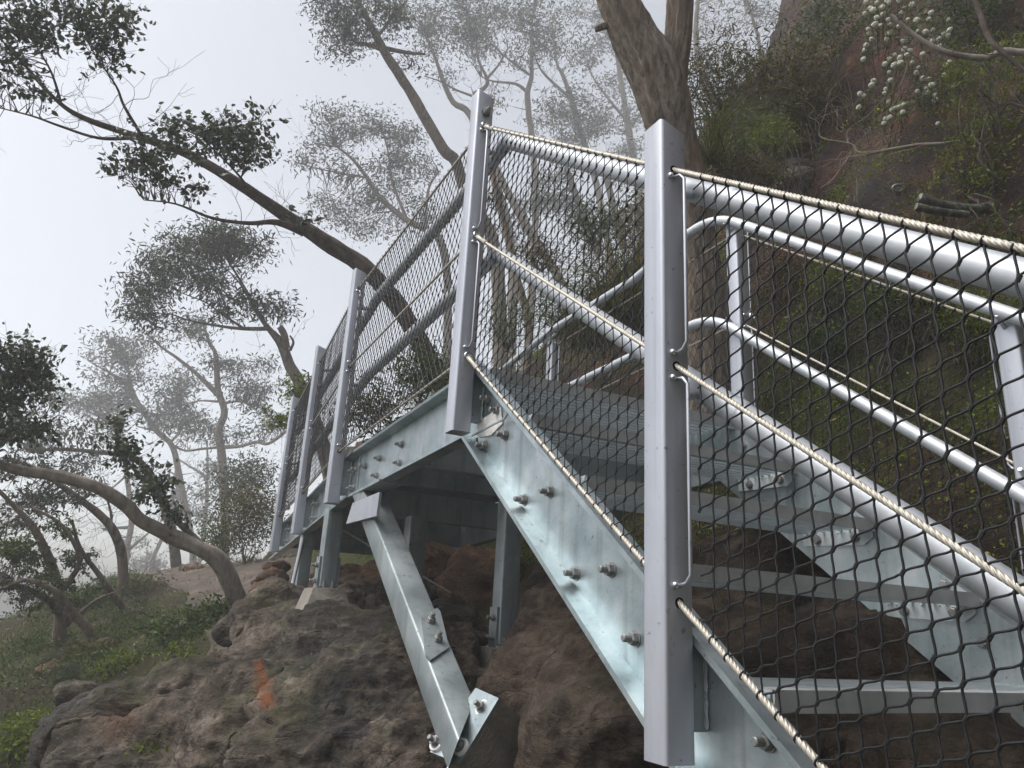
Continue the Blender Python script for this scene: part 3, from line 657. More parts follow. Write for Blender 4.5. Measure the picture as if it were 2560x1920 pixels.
boulder('sandstone_boulder', [((1.25, -.2, -2.45), .38), ((1.5, .3, -2.2), .36), ((1.0, .9, -2.62), .4), ((1.35, 1.1, -2.1), .38), ((1.55, -.9, -2.7), .4), ((1.3, -1.6, -3.1), .4), ((1.75, -.2, -2.35), .4), ((1.72, -.8, -2.75), .4), ((1.8, .5, -2.05), .38), ((1.6, -.5, -2.32), .42), ((1.45, -.95, -2.6), .4), ((1.66, .1, -2.08), .4)], .03, M['rock2'],
        'dark damp rock shelf behind the stair treads', amp=.08, seed=3)
boulder('sandstone_boulder', [((1.05, 3.1, -2.0), (.5, .4, .42)), ((.6, 3.7, -2.15), (.45, .4, .36)), ((1.35, 2.4, -2.0), .38)], .03, M['rock3'],
        'orange brown boulder in the shade behind the walkway legs', amp=.06, seed=4)
for k, (u, v, d, r, lb) in enumerate(((600, 1580, 5.4, .13, 'flat topped pale stone at the top of the outcrop'), (655, 1590, 5.2, .10, 'small squarish stone beside the flat topped stone'), (680, 1455, 6.0, .11, 'rounded stone against the thin far leg, middle of three'), (672, 1490, 5.7, .12, 'rounded stone against the thin far leg, lowest of three'), (690, 1415, 6.2, .09, 'orange stone against the thin far leg, topmost of three'))):
    boulder('stone', [B(u, v, d, r, (1.3, 1, .8)), B(u+40*r, v+5, d, r*.8)], .018, M['rock3'] if k > 1 else M['rock1'], lb, 'stone', amp=.05, strata=.012, seed=10+k, rough=.03)
p = hit(1985, 455)
boulder('boulder', [(p+V((.05, .1, .02)), (.2, .24, .17)), (p+V((-.05, -.05, -.1)), (.16, .18, .14))], .015, rock_mat('grey_lichen_stone', [(.05, .045, .035), (.12, .11, .08), (.2, .19, .15), (.33, .33, .3)], .1, (), .8, .5), 'grey lichened boulder jutting from the bank above the handrail', amp=.04, strata=.004, seed=21)

# bare earth path climbing away from the walkway
M['earth'] = mk('path_earth', (.07, .05, .035), .9, 0, [(.3, (.03, .022, .016)), (.5, (.07, .052, .038)), (.72, (.13, .10, .075))], 5, 8, .8, 30)
pc = spline_path = [at(700, 1520, 5.6), at(610, 1515, 7.4), at(560, 1475, 9.2), at(480, 1450, 11.5), at(420, 1434, 13.3), at(380, 1430, 15.5)]
g = G(); rr = []; K = 14
for i in range(len(pc)-1):
    for q in range(K):
        p = pc[i].lerp(pc[i+1], q/K); t_ = pc[min(i+1, len(pc)-1)]-pc[i]; n_ = V((t_.y, -t_.x, 0)).normalized(); wl = .55+.25*mn.noise(p*1.3); wr = 1.1+.5*mn.noise(p*1.1+V((5, 0, 0))); row = []
        for j in range(15):
            f_ = j/14; o_ = -wl + (wl+wr)*f_; x, y = p.x+n_.x*o_, p.y+n_.y*o_; e_ = min(f_, 1-f_)*6; row.append(V((x, y, tz(x, y) + (-.05 if e_ == 0 else .014) + .012*mn.noise(V((x, y, 0))*5))))
        rr.append(row)
vs = [v_ for r_ in rr for v_ in r_]; fs2 = [(i*15+j, i*15+j+1, (i+1)*15+j+1, (i+1)*15+j) for i in range(len(rr)-1) for j in range(14)]
g.add(vs, fs2); tag(put('path', g.mesh('path', M['earth'], True, 180)), kind='structure')
# ------------------------------------------------------------------ plants
def leaf_mat(name, cols, rough=.45, trans=.25, scale=1.5):
    m = bpy.data.materials.new(name); m.use_nodes = True; N, L = nodes_of(m); b = N['Principled BSDF']
    ge = N.new('ShaderNodeNewGeometry'); tc = N.new('ShaderNodeTexCoord').outputs['Object']
    f = noise_node(N, L, tc, scale, 3, .6); k = math_(N, L, 'ADD', math_(N, L, 'MULTIPLY', ge.outputs['Random Per Island'], .6), math_(N, L, 'MULTIPLY', f, .4))
    n_ = len(cols); c = ramp(N, L, k, [(.15+.7*i/(n_-1), q) for i, q in enumerate(cols)])
    L.new(c, b.inputs['Base Color']); b.inputs['Roughness'].default_value = rough; b.inputs['Specular IOR Level'].default_value = .16
    if trans:
        tr = N.new('ShaderNodeBsdfTranslucent'); L.new(c, tr.inputs[0]); mx = N.new('ShaderNodeMixShader'); mx.inputs[0].default_value = trans
        L.new(b.outputs[0], mx.inputs[1]); L.new(tr.outputs[0], mx.inputs[2]); L.new(mx.outputs[0], N['Material Output'].inputs[0])
    return m
M['gum'] = leaf_mat('gum_leaf', [(.028, .036, .024), (.055, .068, .042), (.085, .098, .06), (.12, .12, .075)])
M['gumdark'] = leaf_mat('dark_gum_leaf', [(.022, .036, .017), (.046, .068, .03), (.085, .115, .052), (.17, .195, .13)], .35, .2)
M['olive'] = leaf_mat('olive_leaf', [(.03, .03, .008), (.062, .06, .014), (.10, .092, .022), (.14, .10, .032)])
M['bright'] = leaf_mat('fresh_leaf', [(.04, .06, .008), (.095, .135, .014), (.16, .2, .02), (.22, .23, .04)], .4, .35)
M['green'] = leaf_mat('green_leaf', [(.016, .032, .007), (.038, .068, .012), (.07, .11, .02), (.12, .155, .03)])
M['dry'] = leaf_mat('dry_grass', [(.10, .075, .04), (.2, .155, .08), (.3, .25, .14), (.38, .33, .21)], .7, .2)
M['grass'] = leaf_mat('grass_blade', [(.035, .04, .01), (.07, .08, .02), (.12, .12, .035), (.2, .17, .07)], .55, .3)
M['petal'] = leaf_mat('cream_petal', [(.62, .64, .5), (.74, .75, .62), (.82, .82, .72)], .6, .3)
M['yellow'] = leaf_mat('yellow_petal', [(.75, .6, .02), (.85, .72, .05)], .6, .3)
M['pink'] = leaf_mat('pink_petal', [(.6, .2, .5), (.6, .1, .15)], .6, .3)
M['mossy'] = leaf_mat('moss_cushion', [(.07, .06, .008), (.13, .11, .012), (.19, .15, .02)], .8, .1)
def bark_mat(name, cols, st=(1, 1, .16), sc_=22, bump=.7):
    m = bpy.data.materials.new(name); m.use_nodes = True; N, L = nodes_of(m); b = N['Principled BSDF']
    tc = N.new('ShaderNodeTexCoord').outputs['Object']; mp = N.new('ShaderNodeMapping'); mp.inputs['Scale'].default_value = st; L.new(tc, mp.inputs[0])
    f = noise_node(N, L, mp.outputs[0], sc_, 8, .7, .4); f2 = noise_node(N, L, tc, 2.2, 5, .6)
    c = ramp(N, L, f, [(.3, cols[0]), (.5, cols[1]), (.7, cols[2])]); c = mixc(N, L, maprange(N, L, f2, .5, .68, 0, .6), c, cols[3])
    L.new(c, b.inputs['Base Color']); b.inputs['Roughness'].default_value = .9; b.inputs['Specular IOR Level'].default_value = .15
    bu = N.new('ShaderNodeBump'); bu.inputs['Strength'].default_value = bump; bu.inputs['Distance'].default_value = .02; L.new(f, bu.inputs['Height']); L.new(bu.outputs[0], b.inputs['Normal'])
    return m
M['bark'] = bark_mat('grey_brown_bark', [(.05, .042, .034), (.15, .125, .10), (.28, .24, .195), (.26, .19, .135)])
M['barkbig'] = bark_mat('rough_grey_bark', [(.06, .045, .034), (.2, .165, .135), (.38, .33, .28), (.30, .21, .15)], (1, 1, .13), 30, 1.)
M['barkdark'] = bark_mat('dark_branch_bark', [(.035, .028, .024), (.09, .072, .06), (.17, .138, .115), (.14, .10, .078)], (1, 1, 1), 14, .5)
M['barkpale'] = bark_mat('pale_gum_bark', [(.10, .085, .07), (.22, .19, .16), (.34, .305, .26), (.27, .2, .145)], (1, 1, .2), 12, .35)
M['twig'] = mk('twig', (.06, .047, .04), .8)
M['twigpale'] = mk('pale_twig', (.2, .155, .12), .8, 0, [(.3, (.12, .09, .07)), (.7, (.28, .22, .17))], 15, 3)

def leaf_cloud(name, C, ln, asp, mat, droop=.5, D=None, parent=None):
    """C: (n,3) leaf positions; two-facet leaves"""
    n = len(C); 
    d = rng.normal(size=(n, 3)); d /= np.linalg.norm(d, axis=1)[:, None]
    if D is not None: d = d*.75 + D
    d[:, 2] -= droop; d /= np.linalg.norm(d, axis=1)[:, None]
    s = np.cross(d, rng.normal(size=(n, 3))); s /= np.linalg.norm(s, axis=1)[:, None]; u = np.cross(d, s)
    l = ln*rng.uniform(.6, 1.25, n)[:, None]; w = l*asp*rng.uniform(.8, 1.2, n)[:, None]
    Vt = np.empty((n, 6, 3)); b = C
    Vt[:, 0] = b; Vt[:, 1] = b + d*l*.33 + s*w*.5 + u*w*.12; Vt[:, 2] = b + d*l*.7 + s*w*.36 + u*w*.05
    Vt[:, 3] = b + d*l - u*l*.08; Vt[:, 4] = b + d*l*.7 - s*w*.36 + u*w*.05; Vt[:, 5] = b + d*l*.33 - s*w*.5 + u*w*.12
    me = bpy.data.meshes.new(name); me.vertices.add(n*6); me.vertices.foreach_set('co', Vt.ravel())
    k = np.arange(n)[:, None]*6; idx = np.concatenate([k+0, k+1, k+5, k+1, k+2, k+4, k+5, k+2, k+3, k+4], axis=1).astype(np.int32)
    me.loops.add(n*10); me.loops.foreach_set('vertex_index', idx.ravel()); me.polygons.add(n*3)
    st = (np.arange(n)[:, None]*10 + np.array([0, 3, 7])).ravel().astype(np.int32); me.polygons.foreach_set('loop_start', st)
    me.materials.append(mat); me.update(calc_edges=True); me.validate(); 
    return put(name, me, parent)
def blades(name, P, ht, wd, mat, lean=.5, parent=None, spread=None, curl=.35):
    n = len(P); a = rng.uniform(0, 2*np.pi, n); l = ht*rng.uniform(.45, 1.2, n)[:, None]
    d = np.c_[np.cos(a)*lean*rng.uniform(.2, 1, n), np.sin(a)*lean*rng.uniform(.2, 1, n), np.ones(n)]; d /= np.linalg.norm(d, axis=1)[:, None]
    s = np.c_[-np.sin(a), np.cos(a), np.zeros(n)]*wd/2; o = np.c_[np.cos(a), np.sin(a), np.full(n, -.6)]*curl
    Vt = np.empty((n, 5, 3)); Vt[:, 0] = P-s; Vt[:, 1] = P+s; Vt[:, 2] = P + d*l*.6 + s*.7; Vt[:, 3] = P + d*l*.6 - s*.7; Vt[:, 4] = P + d*l + o*l
    me = bpy.data.meshes.new(name); me.vertices.add(n*5); me.vertices.foreach_set('co', Vt.ravel())
    k = np.arange(n)[:, None]*5; idx = np.concatenate([k, k+1, k+2, k+3, k+3, k+2, k+4], axis=1).astype(np.int32)
    me.loops.add(n*7); me.loops.foreach_set('vertex_index', idx.ravel()); me.polygons.add(n*2)
    me.polygons.foreach_set('loop_start', (np.arange(n)[:, None]*7 + np.array([0, 4])).ravel().astype(np.int32))
    me.materials.append(mat); me.update(calc_edges=True); me.validate(); return put(name, me, parent)

GF = 'gum trees in the fog beyond the walkway'
def spline(P, k=5):
    out = []
    for i in range(len(P)-1):
        p0, p1, p2_, p3 = P[max(i-1, 0)], P[i], P[i+1], P[min(i+2, len(P)-1)]
        for j in range(k):
            t = j/k; out.append(p1*1. + (p2_-p0)*(.5*t) + (p0*2-p1*5+p2_*4-p3)*(.5*t*t) + (p1*3-p0-p2_*3+p3)*(.5*t**3))
    return out + [P[-1]]
def wiggle(a, b, n, amp):
    out = [a]; L = (b-a).length
    for i in range(1, n): out.append(a.lerp(b, i/n) + V(rng.normal(size=3))*amp*L)
    return out + [b]
def tree(name, label, limbs, clumps, leaf=(.085, .28), mat='gum', bark='bark', per=14, twigr=.0045, cat='tree', group=None, spread=1., droop=.6, bare=0, to_ground=True, side=12, k=5, wob=.12, crad=None, twigmat='twig', flat=.55, far=1., dens=2.1, wf=1.):
    """limbs: [(pts (u, v, width px), depth0, depth1)]; clumps: (u, v, rx, ry, n_clusters, depth)"""
    fk = 2.4 if group == GF else far
    LB = []; limbs = [(p_, d0*fk, d1*fk) for p_, d0, d1 in limbs]; clumps = [(*c_[:5], c_[5]*fk) for c_ in clumps]; leaf = (leaf[0]*fk*.84, leaf[1]); twigr *= fk; per *= dens
    for pts_, d0, d1 in limbs:
        m = len(pts_); P = []
        for i, (u, v, w_) in enumerate(pts_):
            d = d0 + (d1-d0)*i/(m-1); P.append((at(u, v, d), w_*wf/2*d/FPX))
        LB.append(P)
    base = LB[0][0][0]; t = tz(base.x, base.y); root = V((base.x, base.y, t))
    o = thing(name, root, label, cat, group)
    if to_ground and base.z > t-.05:
        r0 = LB[0][0][1]; dirn = (LB[0][0][0]-LB[0][1][0]); lean = V((dirn.x, dirn.y, 0)).normalized()*min(.5, (base.z-t)*.3) if (base.z-t) > .2 else V((0, 0, 0))
        q = base+lean; tt_ = tz(q.x, q.y); LB[0].insert(0, (V((q.x, q.y, tt_-.15)), r0*1.25))
    g = G(); samp = []
    for P in LB:
        c = spline([p for p, _ in P], k); rr = []
        for i in range(len(c)):
            f = i/k; j = min(int(f), len(P)-2); f -= j; rr.append(P[j][1]*(1-f)+P[j+1][1]*f)
        n_ = side if max(rr) > .03 else 7
        g.tube(c, rr, n_, wob=wob); samp += [(p, r) for p, r in zip(c, rr)]
    put('trunk', g.mesh('trunk', M[bark], True, 70), o)
    SP = np.array([tuple(p) for p, _ in samp]); tw = G(); LC = []
    for cl in clumps:
        u, v, rx, ry, n_, d = cl
        c0 = at(u, v, d); s = d/FPX
        subs = []
        for i in range(max(2, n_//4)):
            a = rng.normal(size=3); a /= np.linalg.norm(a); subs.append(a*rng.uniform(.2, 1)**.6)
        for i in range(n_):                  # clusters gather into sprays, so gaps stay open between them
            a = subs[rng.integers(len(subs))] + rng.normal(size=3)*np.array([.2, .15, .2])
            c = c0 + RT*(a[0]*rx*s) + UP*(a[1]*ry*s) + FW*(a[2]*(rx+ry)*.5*s)
            dd = np.linalg.norm(SP-np.array(c), axis=1) + .35*np.maximum(0, SP[:, 2]-c.z); j = int(np.argmin(dd*rng.uniform(.85, 1.25, len(dd)))); a_ = V(SP[j])
            L_ = (c-a_).length
            if L_ > .04: tw.tube(wiggle(a_, c, 4, .06), [min(samp[j][1], twigr*(1+L_*.8)), twigr*(.8+L_*.3), twigr*.7, twigr*.5, twigr*.35], 3, cap=False)
            cr = crad or leaf[0]*1.7*spread; m_ = int(per*rng.uniform(.6, 1.4))
            if fk < 1.2:
                for _ in range(3):                      # leaves sit along short shoots
                    sd_ = V(rng.normal(size=3)); sd_.z = sd_.z*flat + .1; sd_ = sd_.normalized()*cr*rng.uniform(1.2, 2.4); tw.tube([c, c+sd_*.5+V(rng.normal(size=3))*cr*.12, c+sd_], [twigr*.5, twigr*.4, twigr*.25], 3, cap=False)
                    k_ = max(2, m_//3); LC.append(np.array(c) + np.outer(rng.uniform(.2, 1.05, k_), np.array(sd_)) + rng.normal(size=(k_, 3))*cr*.14)
            else: LC.append(rng.normal(size=(m_, 3))*cr*np.array([1, 1, flat]) + np.array(c))
    for i in range(bare):
        j = rng.integers(len(samp)//3, len(samp)); a_ = V(SP[j]); e_ = a_ + V(rng.normal(size=3)).normalized()*rng.uniform(.25, .7)*fk + V((0, 0, .15))
        cv = spline(wiggle(a_, e_, 5, .05), 3); tw.tube(cv, [twigr*(.8-.62*i_/(len(cv)-1)) for i_ in range(len(cv))], 3, cap=False)
        for _ in range(4):
            b0 = cv[int(rng.uniform(.3, .9)*len(cv))]; tw.tube(spline(wiggle(b0, b0 + (e_-a_)*.25 + V(rng.normal(size=3))*.10*fk + V((0, 0, .06)), 3, .06), 2), twigr*.28, 3, cap=False)
    if tw.v: tag(put('twigs', tw.mesh('twigs', M[twigmat], True, 180), o), kind='stuff')
    if LC: leaf_cloud('crown', np.concatenate(LC), leaf[0], leaf[1], M[mat], droop, parent=o)
    return o
z1 = lambda x, y, w_=0: (x/2.37, 700+y/2.37, w_)             # readings off enlargements of the photograph
z2 = lambda x, y, w_=0: (300+x/3.53, 530+y/3.53, w_)
z3 = lambda x, y, w_=0: (x/2.552, 850+y/2.552, w_)
z4 = lambda x, y, w_=0: (700+x/2.212, y/2.212, w_)
z5 = lambda x, y, w_=0: (1100+x/3.017, 150+y/3.017, w_)

# leaning gum whose long bough reaches over the valley
tree('gum_tree', 'long dark bough leaning out left over the valley, clustered round leaves', [
    ([(1130, 1010, 54), (1018, 800, 52), (925, 683, 50), (810, 602, 42), (694, 526, 36), (602, 463, 30), (463, 382, 24), (324, 335, 18), (208, 295, 14), (139, 249, 11), (60, 160, 8), (10, 90, 5)], 8.6, 6.6),
    ([(760, 580, 26), (690, 556, 17), (620, 558, 11), (530, 545, 8), (440, 510, 5), (360, 500, 3)], 7.25, 6.6),
    ([(330, 345, 12), (245, 345, 9), (150, 315, 7), (80, 290, 5), (0, 270, 3)], 6.9, 6.4),
    ([(355, 340, 11), (310, 265, 8), (290, 215, 6), (240, 140, 4), (200, 70, 3)], 6.8, 6.5),
    ([(152, 255, 8), (128, 180, 6), (85, 100, 4), (70, 30, 3)], 6.65, 6.5), ([(640, 495, 10), (590, 430, 6), (520, 360, 4), (500, 330, 3)], 7.1, 6.9)],
    [(450, 330, 90, 60, 34, 6.85), (580, 330, 85, 65, 36, 6.95), (360, 390, 90, 40, 22, 6.7), (610, 390, 50, 70, 20, 7), (470, 460, 60, 25, 12, 6.8), (310, 420, 30, 40, 7, 6.7), (180, 50, 120, 70, 46, 6.5), (40, 60, 60, 80, 30, 6.4), (310, 60, 60, 35, 12, 6.5), (20, 170, 40, 60, 14, 6.4), (250, 150, 50, 45, 12, 6.5), (60, 220, 70, 30, 8, 6.4), (760, 540, 25, 18, 4, 7.2)],
    (.072, .52), 'gumdark', 'barkdark', 10, .005, dens=1.7, wf=.9, spread=1.0, droop=.35, bare=34, side=26, wob=.18, group=None, twigmat='twig', flat=.8)
# big forked trunk behind the stair head
def big_trunk():
    o = thing('gum_tree', hit(1800, 1060) or V((2.1, 1.1, -.9)), 'thick rough forked gum trunk rising from the bank behind the stair head', 'tree')
    L1 = [(1800, 1120, 150), (1790, 980, 132), (1768, 800, 118), (1745, 640, 112), (1712, 480, 112), (1680, 340, 118), (1655, 240, 138), (1630, 165, 140), (1590, 95, 118), (1552, 20, 104), (1520, -60, 92), (1480, -160, 80), (1430, -300, 66)]
    L2 = [(1668, 250, 90), (1680, 175, 80), (1692, 110, 72), (1698, 40, 70), (1700, -60, 66), (1712, -200, 56), (1740, -330, 46)]
    L3 = [(1560, 60, 26), (1520, 62, 20), (1488, 74, 14)]
    for L_, d in ((L1, 4.6), (L2, 4.62), (L3, 4.6)):
        c = [at(u, v, d) for u, v, _ in L_]; r = [w_/2*d/FPX for _, _, w_ in L_]; K = 18; cs = spline(c, K); g = G(); n_ = 76; rings = []; ln = 0
        for i, p in enumerate(cs):
            f = i/K; j = min(int(f), len(r)-2); f -= j; rad = r[j]*(1-f)+r[j+1]*f
            if i: ln += (p-cs[i-1]).length
            t_ = (cs[min(i+1, len(cs)-1)]-cs[max(i-1, 0)]).normalized(); a = t_.orthogonal().normalized() if i == 0 else (a - t_*a.dot(t_)).normalized(); b = t_.cross(a); ring = []
            for q in range(n_):
                an = 2*math.pi*q/n_; cx, sx_ = math.cos(an), math.sin(an)
                f1 = mn.ridged_multi_fractal(V((cx*4.2, sx_*4.2, ln*1.0)), .7, 2.2, 4, 1, 2, noise_basis='PERLIN_ORIGINAL'); f2 = mn.noise(V((cx*.9, sx_*.9, ln*2.2+5))); f3 = mn.noise(V((cx*7, sx_*7, ln*4)))
                ring.append(p + (a*cx + b*sx_)*rad*.9*(1 + .13*(f1-1) + .10*f2 + .04*f3))
            rings.append(ring)
        g.rings(rings); put('trunk' if L_ is L1 else 'limb', g.mesh('trunk', M['barkbig'], True, 180), o)
    return o
big_trunk()
# crooked gum with domed crown and broken stub
tree('gum_tree', 'crooked gum with domed dark crown and a broken stub beside its trunk', [
    ([(800, 1090, 58), z2(1590, 1520, 50), z2(1500, 1360, 46), z2(1450, 1220, 40), z2(1400, 1130, 34), z2(1330, 1050, 26), z2(1240, 930, 18), z2(1150, 760, 13), z2(1040, 570, 9), z2(950, 430, 6)], 10, 10),
    ([z2(1470, 1200, 30), z2(1450, 1080, 28), z2(1410, 1010, 24)], 9.95, 9.9),
    ([z2(1310, 1030, 20), z2(1100, 1030, 15), z2(900, 1010, 11), z2(620, 960, 8), z2(420, 900, 5), z2(250, 960, 3)], 9.9, 9.4),
    ([z2(1080, 1020, 12), z2(900, 900, 8), z2(760, 800, 6), z2(560, 720, 4), z2(400, 650, 3)], 9.9, 9.6),
    ([z2(1500, 1220, 14), z2(1530, 1150, 10), z2(1500, 1090, 7)], 9.9, 9.8), ([z2(1180, 820, 10), z2(1000, 560, 6), z2(800, 420, 4), z2(600, 330, 3)], 9.9, 9.7)],
    [(530, 600, 110, 40, 60, 9.9), (450, 660, 110, 50, 70, 9.7), (600, 620, 70, 55, 50, 10), (380, 720, 55, 40, 34, 9.5), (345, 780, 30, 40, 22, 9.4), (520, 700, 80, 40, 36, 9.8), (620, 760, 50, 40, 24, 9.9), (690, 770, 30, 40, 12, 10), (560, 770, 50, 30, 16, 9.9), (400, 800, 30, 25, 10, 9.5)],
    (.095, .24), 'gum', 'bark', 13, .005, droop=.5, far=1.5, wf=0.6, bare=22, k=4, spread=.95)
# slim tree with swept side bough, in front of fog
tree('gum_tree', 'slim upright gum with a bough sweeping back to the left', [
    ([(562, 1395, 30), z1(1330, 1380, 30), z1(1315, 1050, 28), z1(1295, 900, 26), z1(1330, 780, 24), z1(1290, 640, 22), z1(1280, 450, 16), z1(1240, 370, 12), (505, 800, 7)], 13, 13),
    ([z1(1290, 680, 20), z1(1180, 570, 15), z1(1060, 470, 11), z1(960, 400, 8), z1(870, 320, 5)], 13, 12.5),
    ([z1(1320, 990, 10), z1(1200, 1000, 9), z1(1090, 1010, 7), z1(1000, 960, 4)], 13, 12.6), ([z1(1330, 990, 14), z1(1420, 985, 12), z1(1520, 960, 11), z1(1590, 970, 11), z1(1690, 900, 12)], 13, 12.4),
    ([z1(1330, 730, 10), z1(1430, 720, 8), z1(1520, 770, 6)], 13, 12.8), ([z1(1290, 720, 9), z1(1180, 715, 6), z1(1100, 740, 4)], 13, 13.2)],
    [(560, 900, 60, 30, 22, 13), (610, 950, 60, 40, 26, 12.8), (660, 990, 50, 40, 22, 12.8), (480, 1080, 60, 35, 26, 13.2), (560, 1090, 60, 25, 18, 13), (480, 840, 60, 25, 10, 12.8), (390, 860, 40, 20, 8, 12.6), (510, 800, 50, 40, 20, 13), (650, 1050, 50, 40, 16, 12.8), (640, 900, 40, 25, 10, 12.9)],
    (.10, .26), 'gum', 'barkpale', 12, .006, droop=.6, wf=0.72, bare=16, k=4, group=GF)
tree('gum_tree', 'tall pale gum bending right to left above the path, small flat crowns', [
    ([z3(1230, 1430, 22), z3(1220, 1270, 22), z3(1150, 900, 20), z3(1100, 680, 18), z3(1000, 580, 17), z3(880, 400, 14), z3(830, 280, 12), z3(820, 200, 8), z3(760, 120, 5)], 16.5, 16),
    ([z3(830, 270, 9), z3(700, 210, 6), z3(560, 130, 3)], 16, 15.6), ([z3(1080, 660, 9), z3(1160, 560, 6), z3(1140, 420, 4)], 16, 16.3)],
    [(280, 890, 80, 35, 42, 16), (300, 940, 60, 25, 26, 16), (330, 870, 40, 30, 20, 16), (210, 990, 70, 40, 30, 17), (260, 1010, 50, 30, 18, 17), (440, 960, 45, 35, 30, 16.4), (420, 1010, 60, 40, 40, 16.3), (470, 1060, 60, 35, 32, 16.3), (390, 1060, 40, 30, 16, 16.2), (250, 850, 30, 15, 8, 16)],
    (.12, .3), 'gum', 'barkpale', 11, .007, droop=.4, wf=0.8, bare=14, k=4, group=GF)
tree('gum_tree', 'stout grey trunk beside the path throwing a level bough left', [
    ([z3(1130, 1530, 62), z3(1120, 1400, 58), z3(1090, 1200, 54), z3(1010, 950, 46), z3(930, 820, 38), z3(830, 740, 32), z3(620, 715, 26), z3(450, 700, 22), z3(300, 700, 18), z3(200, 720, 12)], 12, 11)],
    [(160, 1080, 90, 50, 34, 11), (80, 1030, 70, 50, 30, 11), (230, 1170, 70, 40, 24, 11.2), (60, 1100, 60, 60, 26, 10.8)], (.085, .35), 'gum', 'bark', 10, .005, far=1.5, wf=0.45, bare=22, k=4)
tree('gum_tree', 'smooth leaning trunk arching over the slope from the path edge', [
    ([(596, 1530, 54), (583, 1472, 46), (560, 1422, 44), (529, 1388, 42), (452, 1350, 36), (398, 1323, 34), (353, 1300, 32), (325, 1273, 32), (290, 1246, 32), (243, 1218, 30), (180, 1199, 28), (118, 1187, 26), (47, 1175, 24), (0, 1160, 22), (-80, 1120, 18)], 7.4, 6.4),
    ([(560, 1430, 26), (510, 1375, 22), (470, 1330, 16), (430, 1290, 12), (390, 1240, 10), (340, 1180, 8), (300, 1120, 6), (285, 1040, 4)], 7.5, 7.0)],
    [(290, 1050, 24, 40, 6, 7), (310, 1110, 55, 40, 12, 7), (360, 1160, 50, 30, 10, 7), (340, 1240, 50, 40, 9, 7.1), (420, 1260, 50, 30, 9, 7.2), (390, 1200, 40, 30, 7, 7.1), (-60, 1100, 60, 60, 20, 6.4)], (.075, .5), 'gumdark', 'barkpale', 9, .005, bare=8, k=7, side=30, wob=.26, flat=.8)
tree('gum_tree', 'dark trunk curving left under the arching one', [
    ([z3(780, 1400, 44), z3(730, 1230, 40), z3(640, 1120, 36), z3(540, 1040, 30), z3(420, 950, 26), z3(330, 890, 20), z3(200, 800, 12)], 10, 9.5),
    ([z3(700, 1200, 16), z3(710, 1120, 12), z3(680, 1000, 8), z3(640, 880, 5)], 10, 10)],
    [(60, 1180, 80, 60, 30, 9.5), (120, 1260, 70, 50, 26, 9.5), (40, 1290, 60, 60, 26, 9), (180, 1230, 40, 40, 12, 9.6)], (.08, .35), 'gum', 'bark', 11, .005, wf=0.55, bare=24, k=4)
tree('gum_tree', 'pale straight sapling trunk standing behind the arching trunk', [([z3(800, 1420, 34), z3(815, 1300, 30), z3(840, 1150, 28), z3(820, 950, 24), z3(800, 820, 20), z3(790, 700, 14), z3(780, 560, 8)], 15, 15), ([z3(810, 860, 12), z3(700, 950, 8), z3(660, 880, 6)], 15, 14.6)],
    [(300, 1000, 50, 40, 16, 15), (180, 1000, 60, 30, 16, 15), (340, 1360, 30, 20, 8, 18), (130, 960, 50, 30, 12, 15)], (.1, .3), 'gum', 'barkpale', 9, .006, wf=0.5, bare=14, k=4, group=GF)
tree('gum_tree', 'thin leaning sapling on the skyline of the path', [([z3(950, 1490, 20), z3(970, 1400, 18), z3(1030, 1270, 16), z3(1080, 1080, 13), z3(1110, 900, 9), z3(1130, 760, 6)], 20, 20)], [(350, 1420, 50, 25, 22, 22), (400, 1400, 40, 20, 16, 22), (480, 1280, 40, 30, 16, 18), (500, 1240, 30, 20, 10, 18)], (.13, .3), 'gum', 'barkpale', 10, .008, wf=0.55, bare=10, k=4, group=GF)
tree('gum_tree', 'far slender pair of stems against the white fog', [([z3(1310, 1130, 16), z3(1320, 900, 14), z3(1300, 860, 12), z3(1200, 800, 8), z3(1140, 760, 5)], 20, 20), ([z3(1320, 950, 12), z3(1325, 800, 10), z3(1320, 640, 6)], 20, 20), ([z3(1330, 1060, 9), z3(1400, 980, 6), z3(1429, 930, 4)], 20, 20)],
    [(545, 1150, 40, 20, 14, 20), (520, 1200, 30, 20, 8, 20), (470, 1280, 40, 25, 10, 20)], (.13, .3), 'gum', 'barkpale', 9, .008, wf=0.6, bare=20, k=4, group=GF)
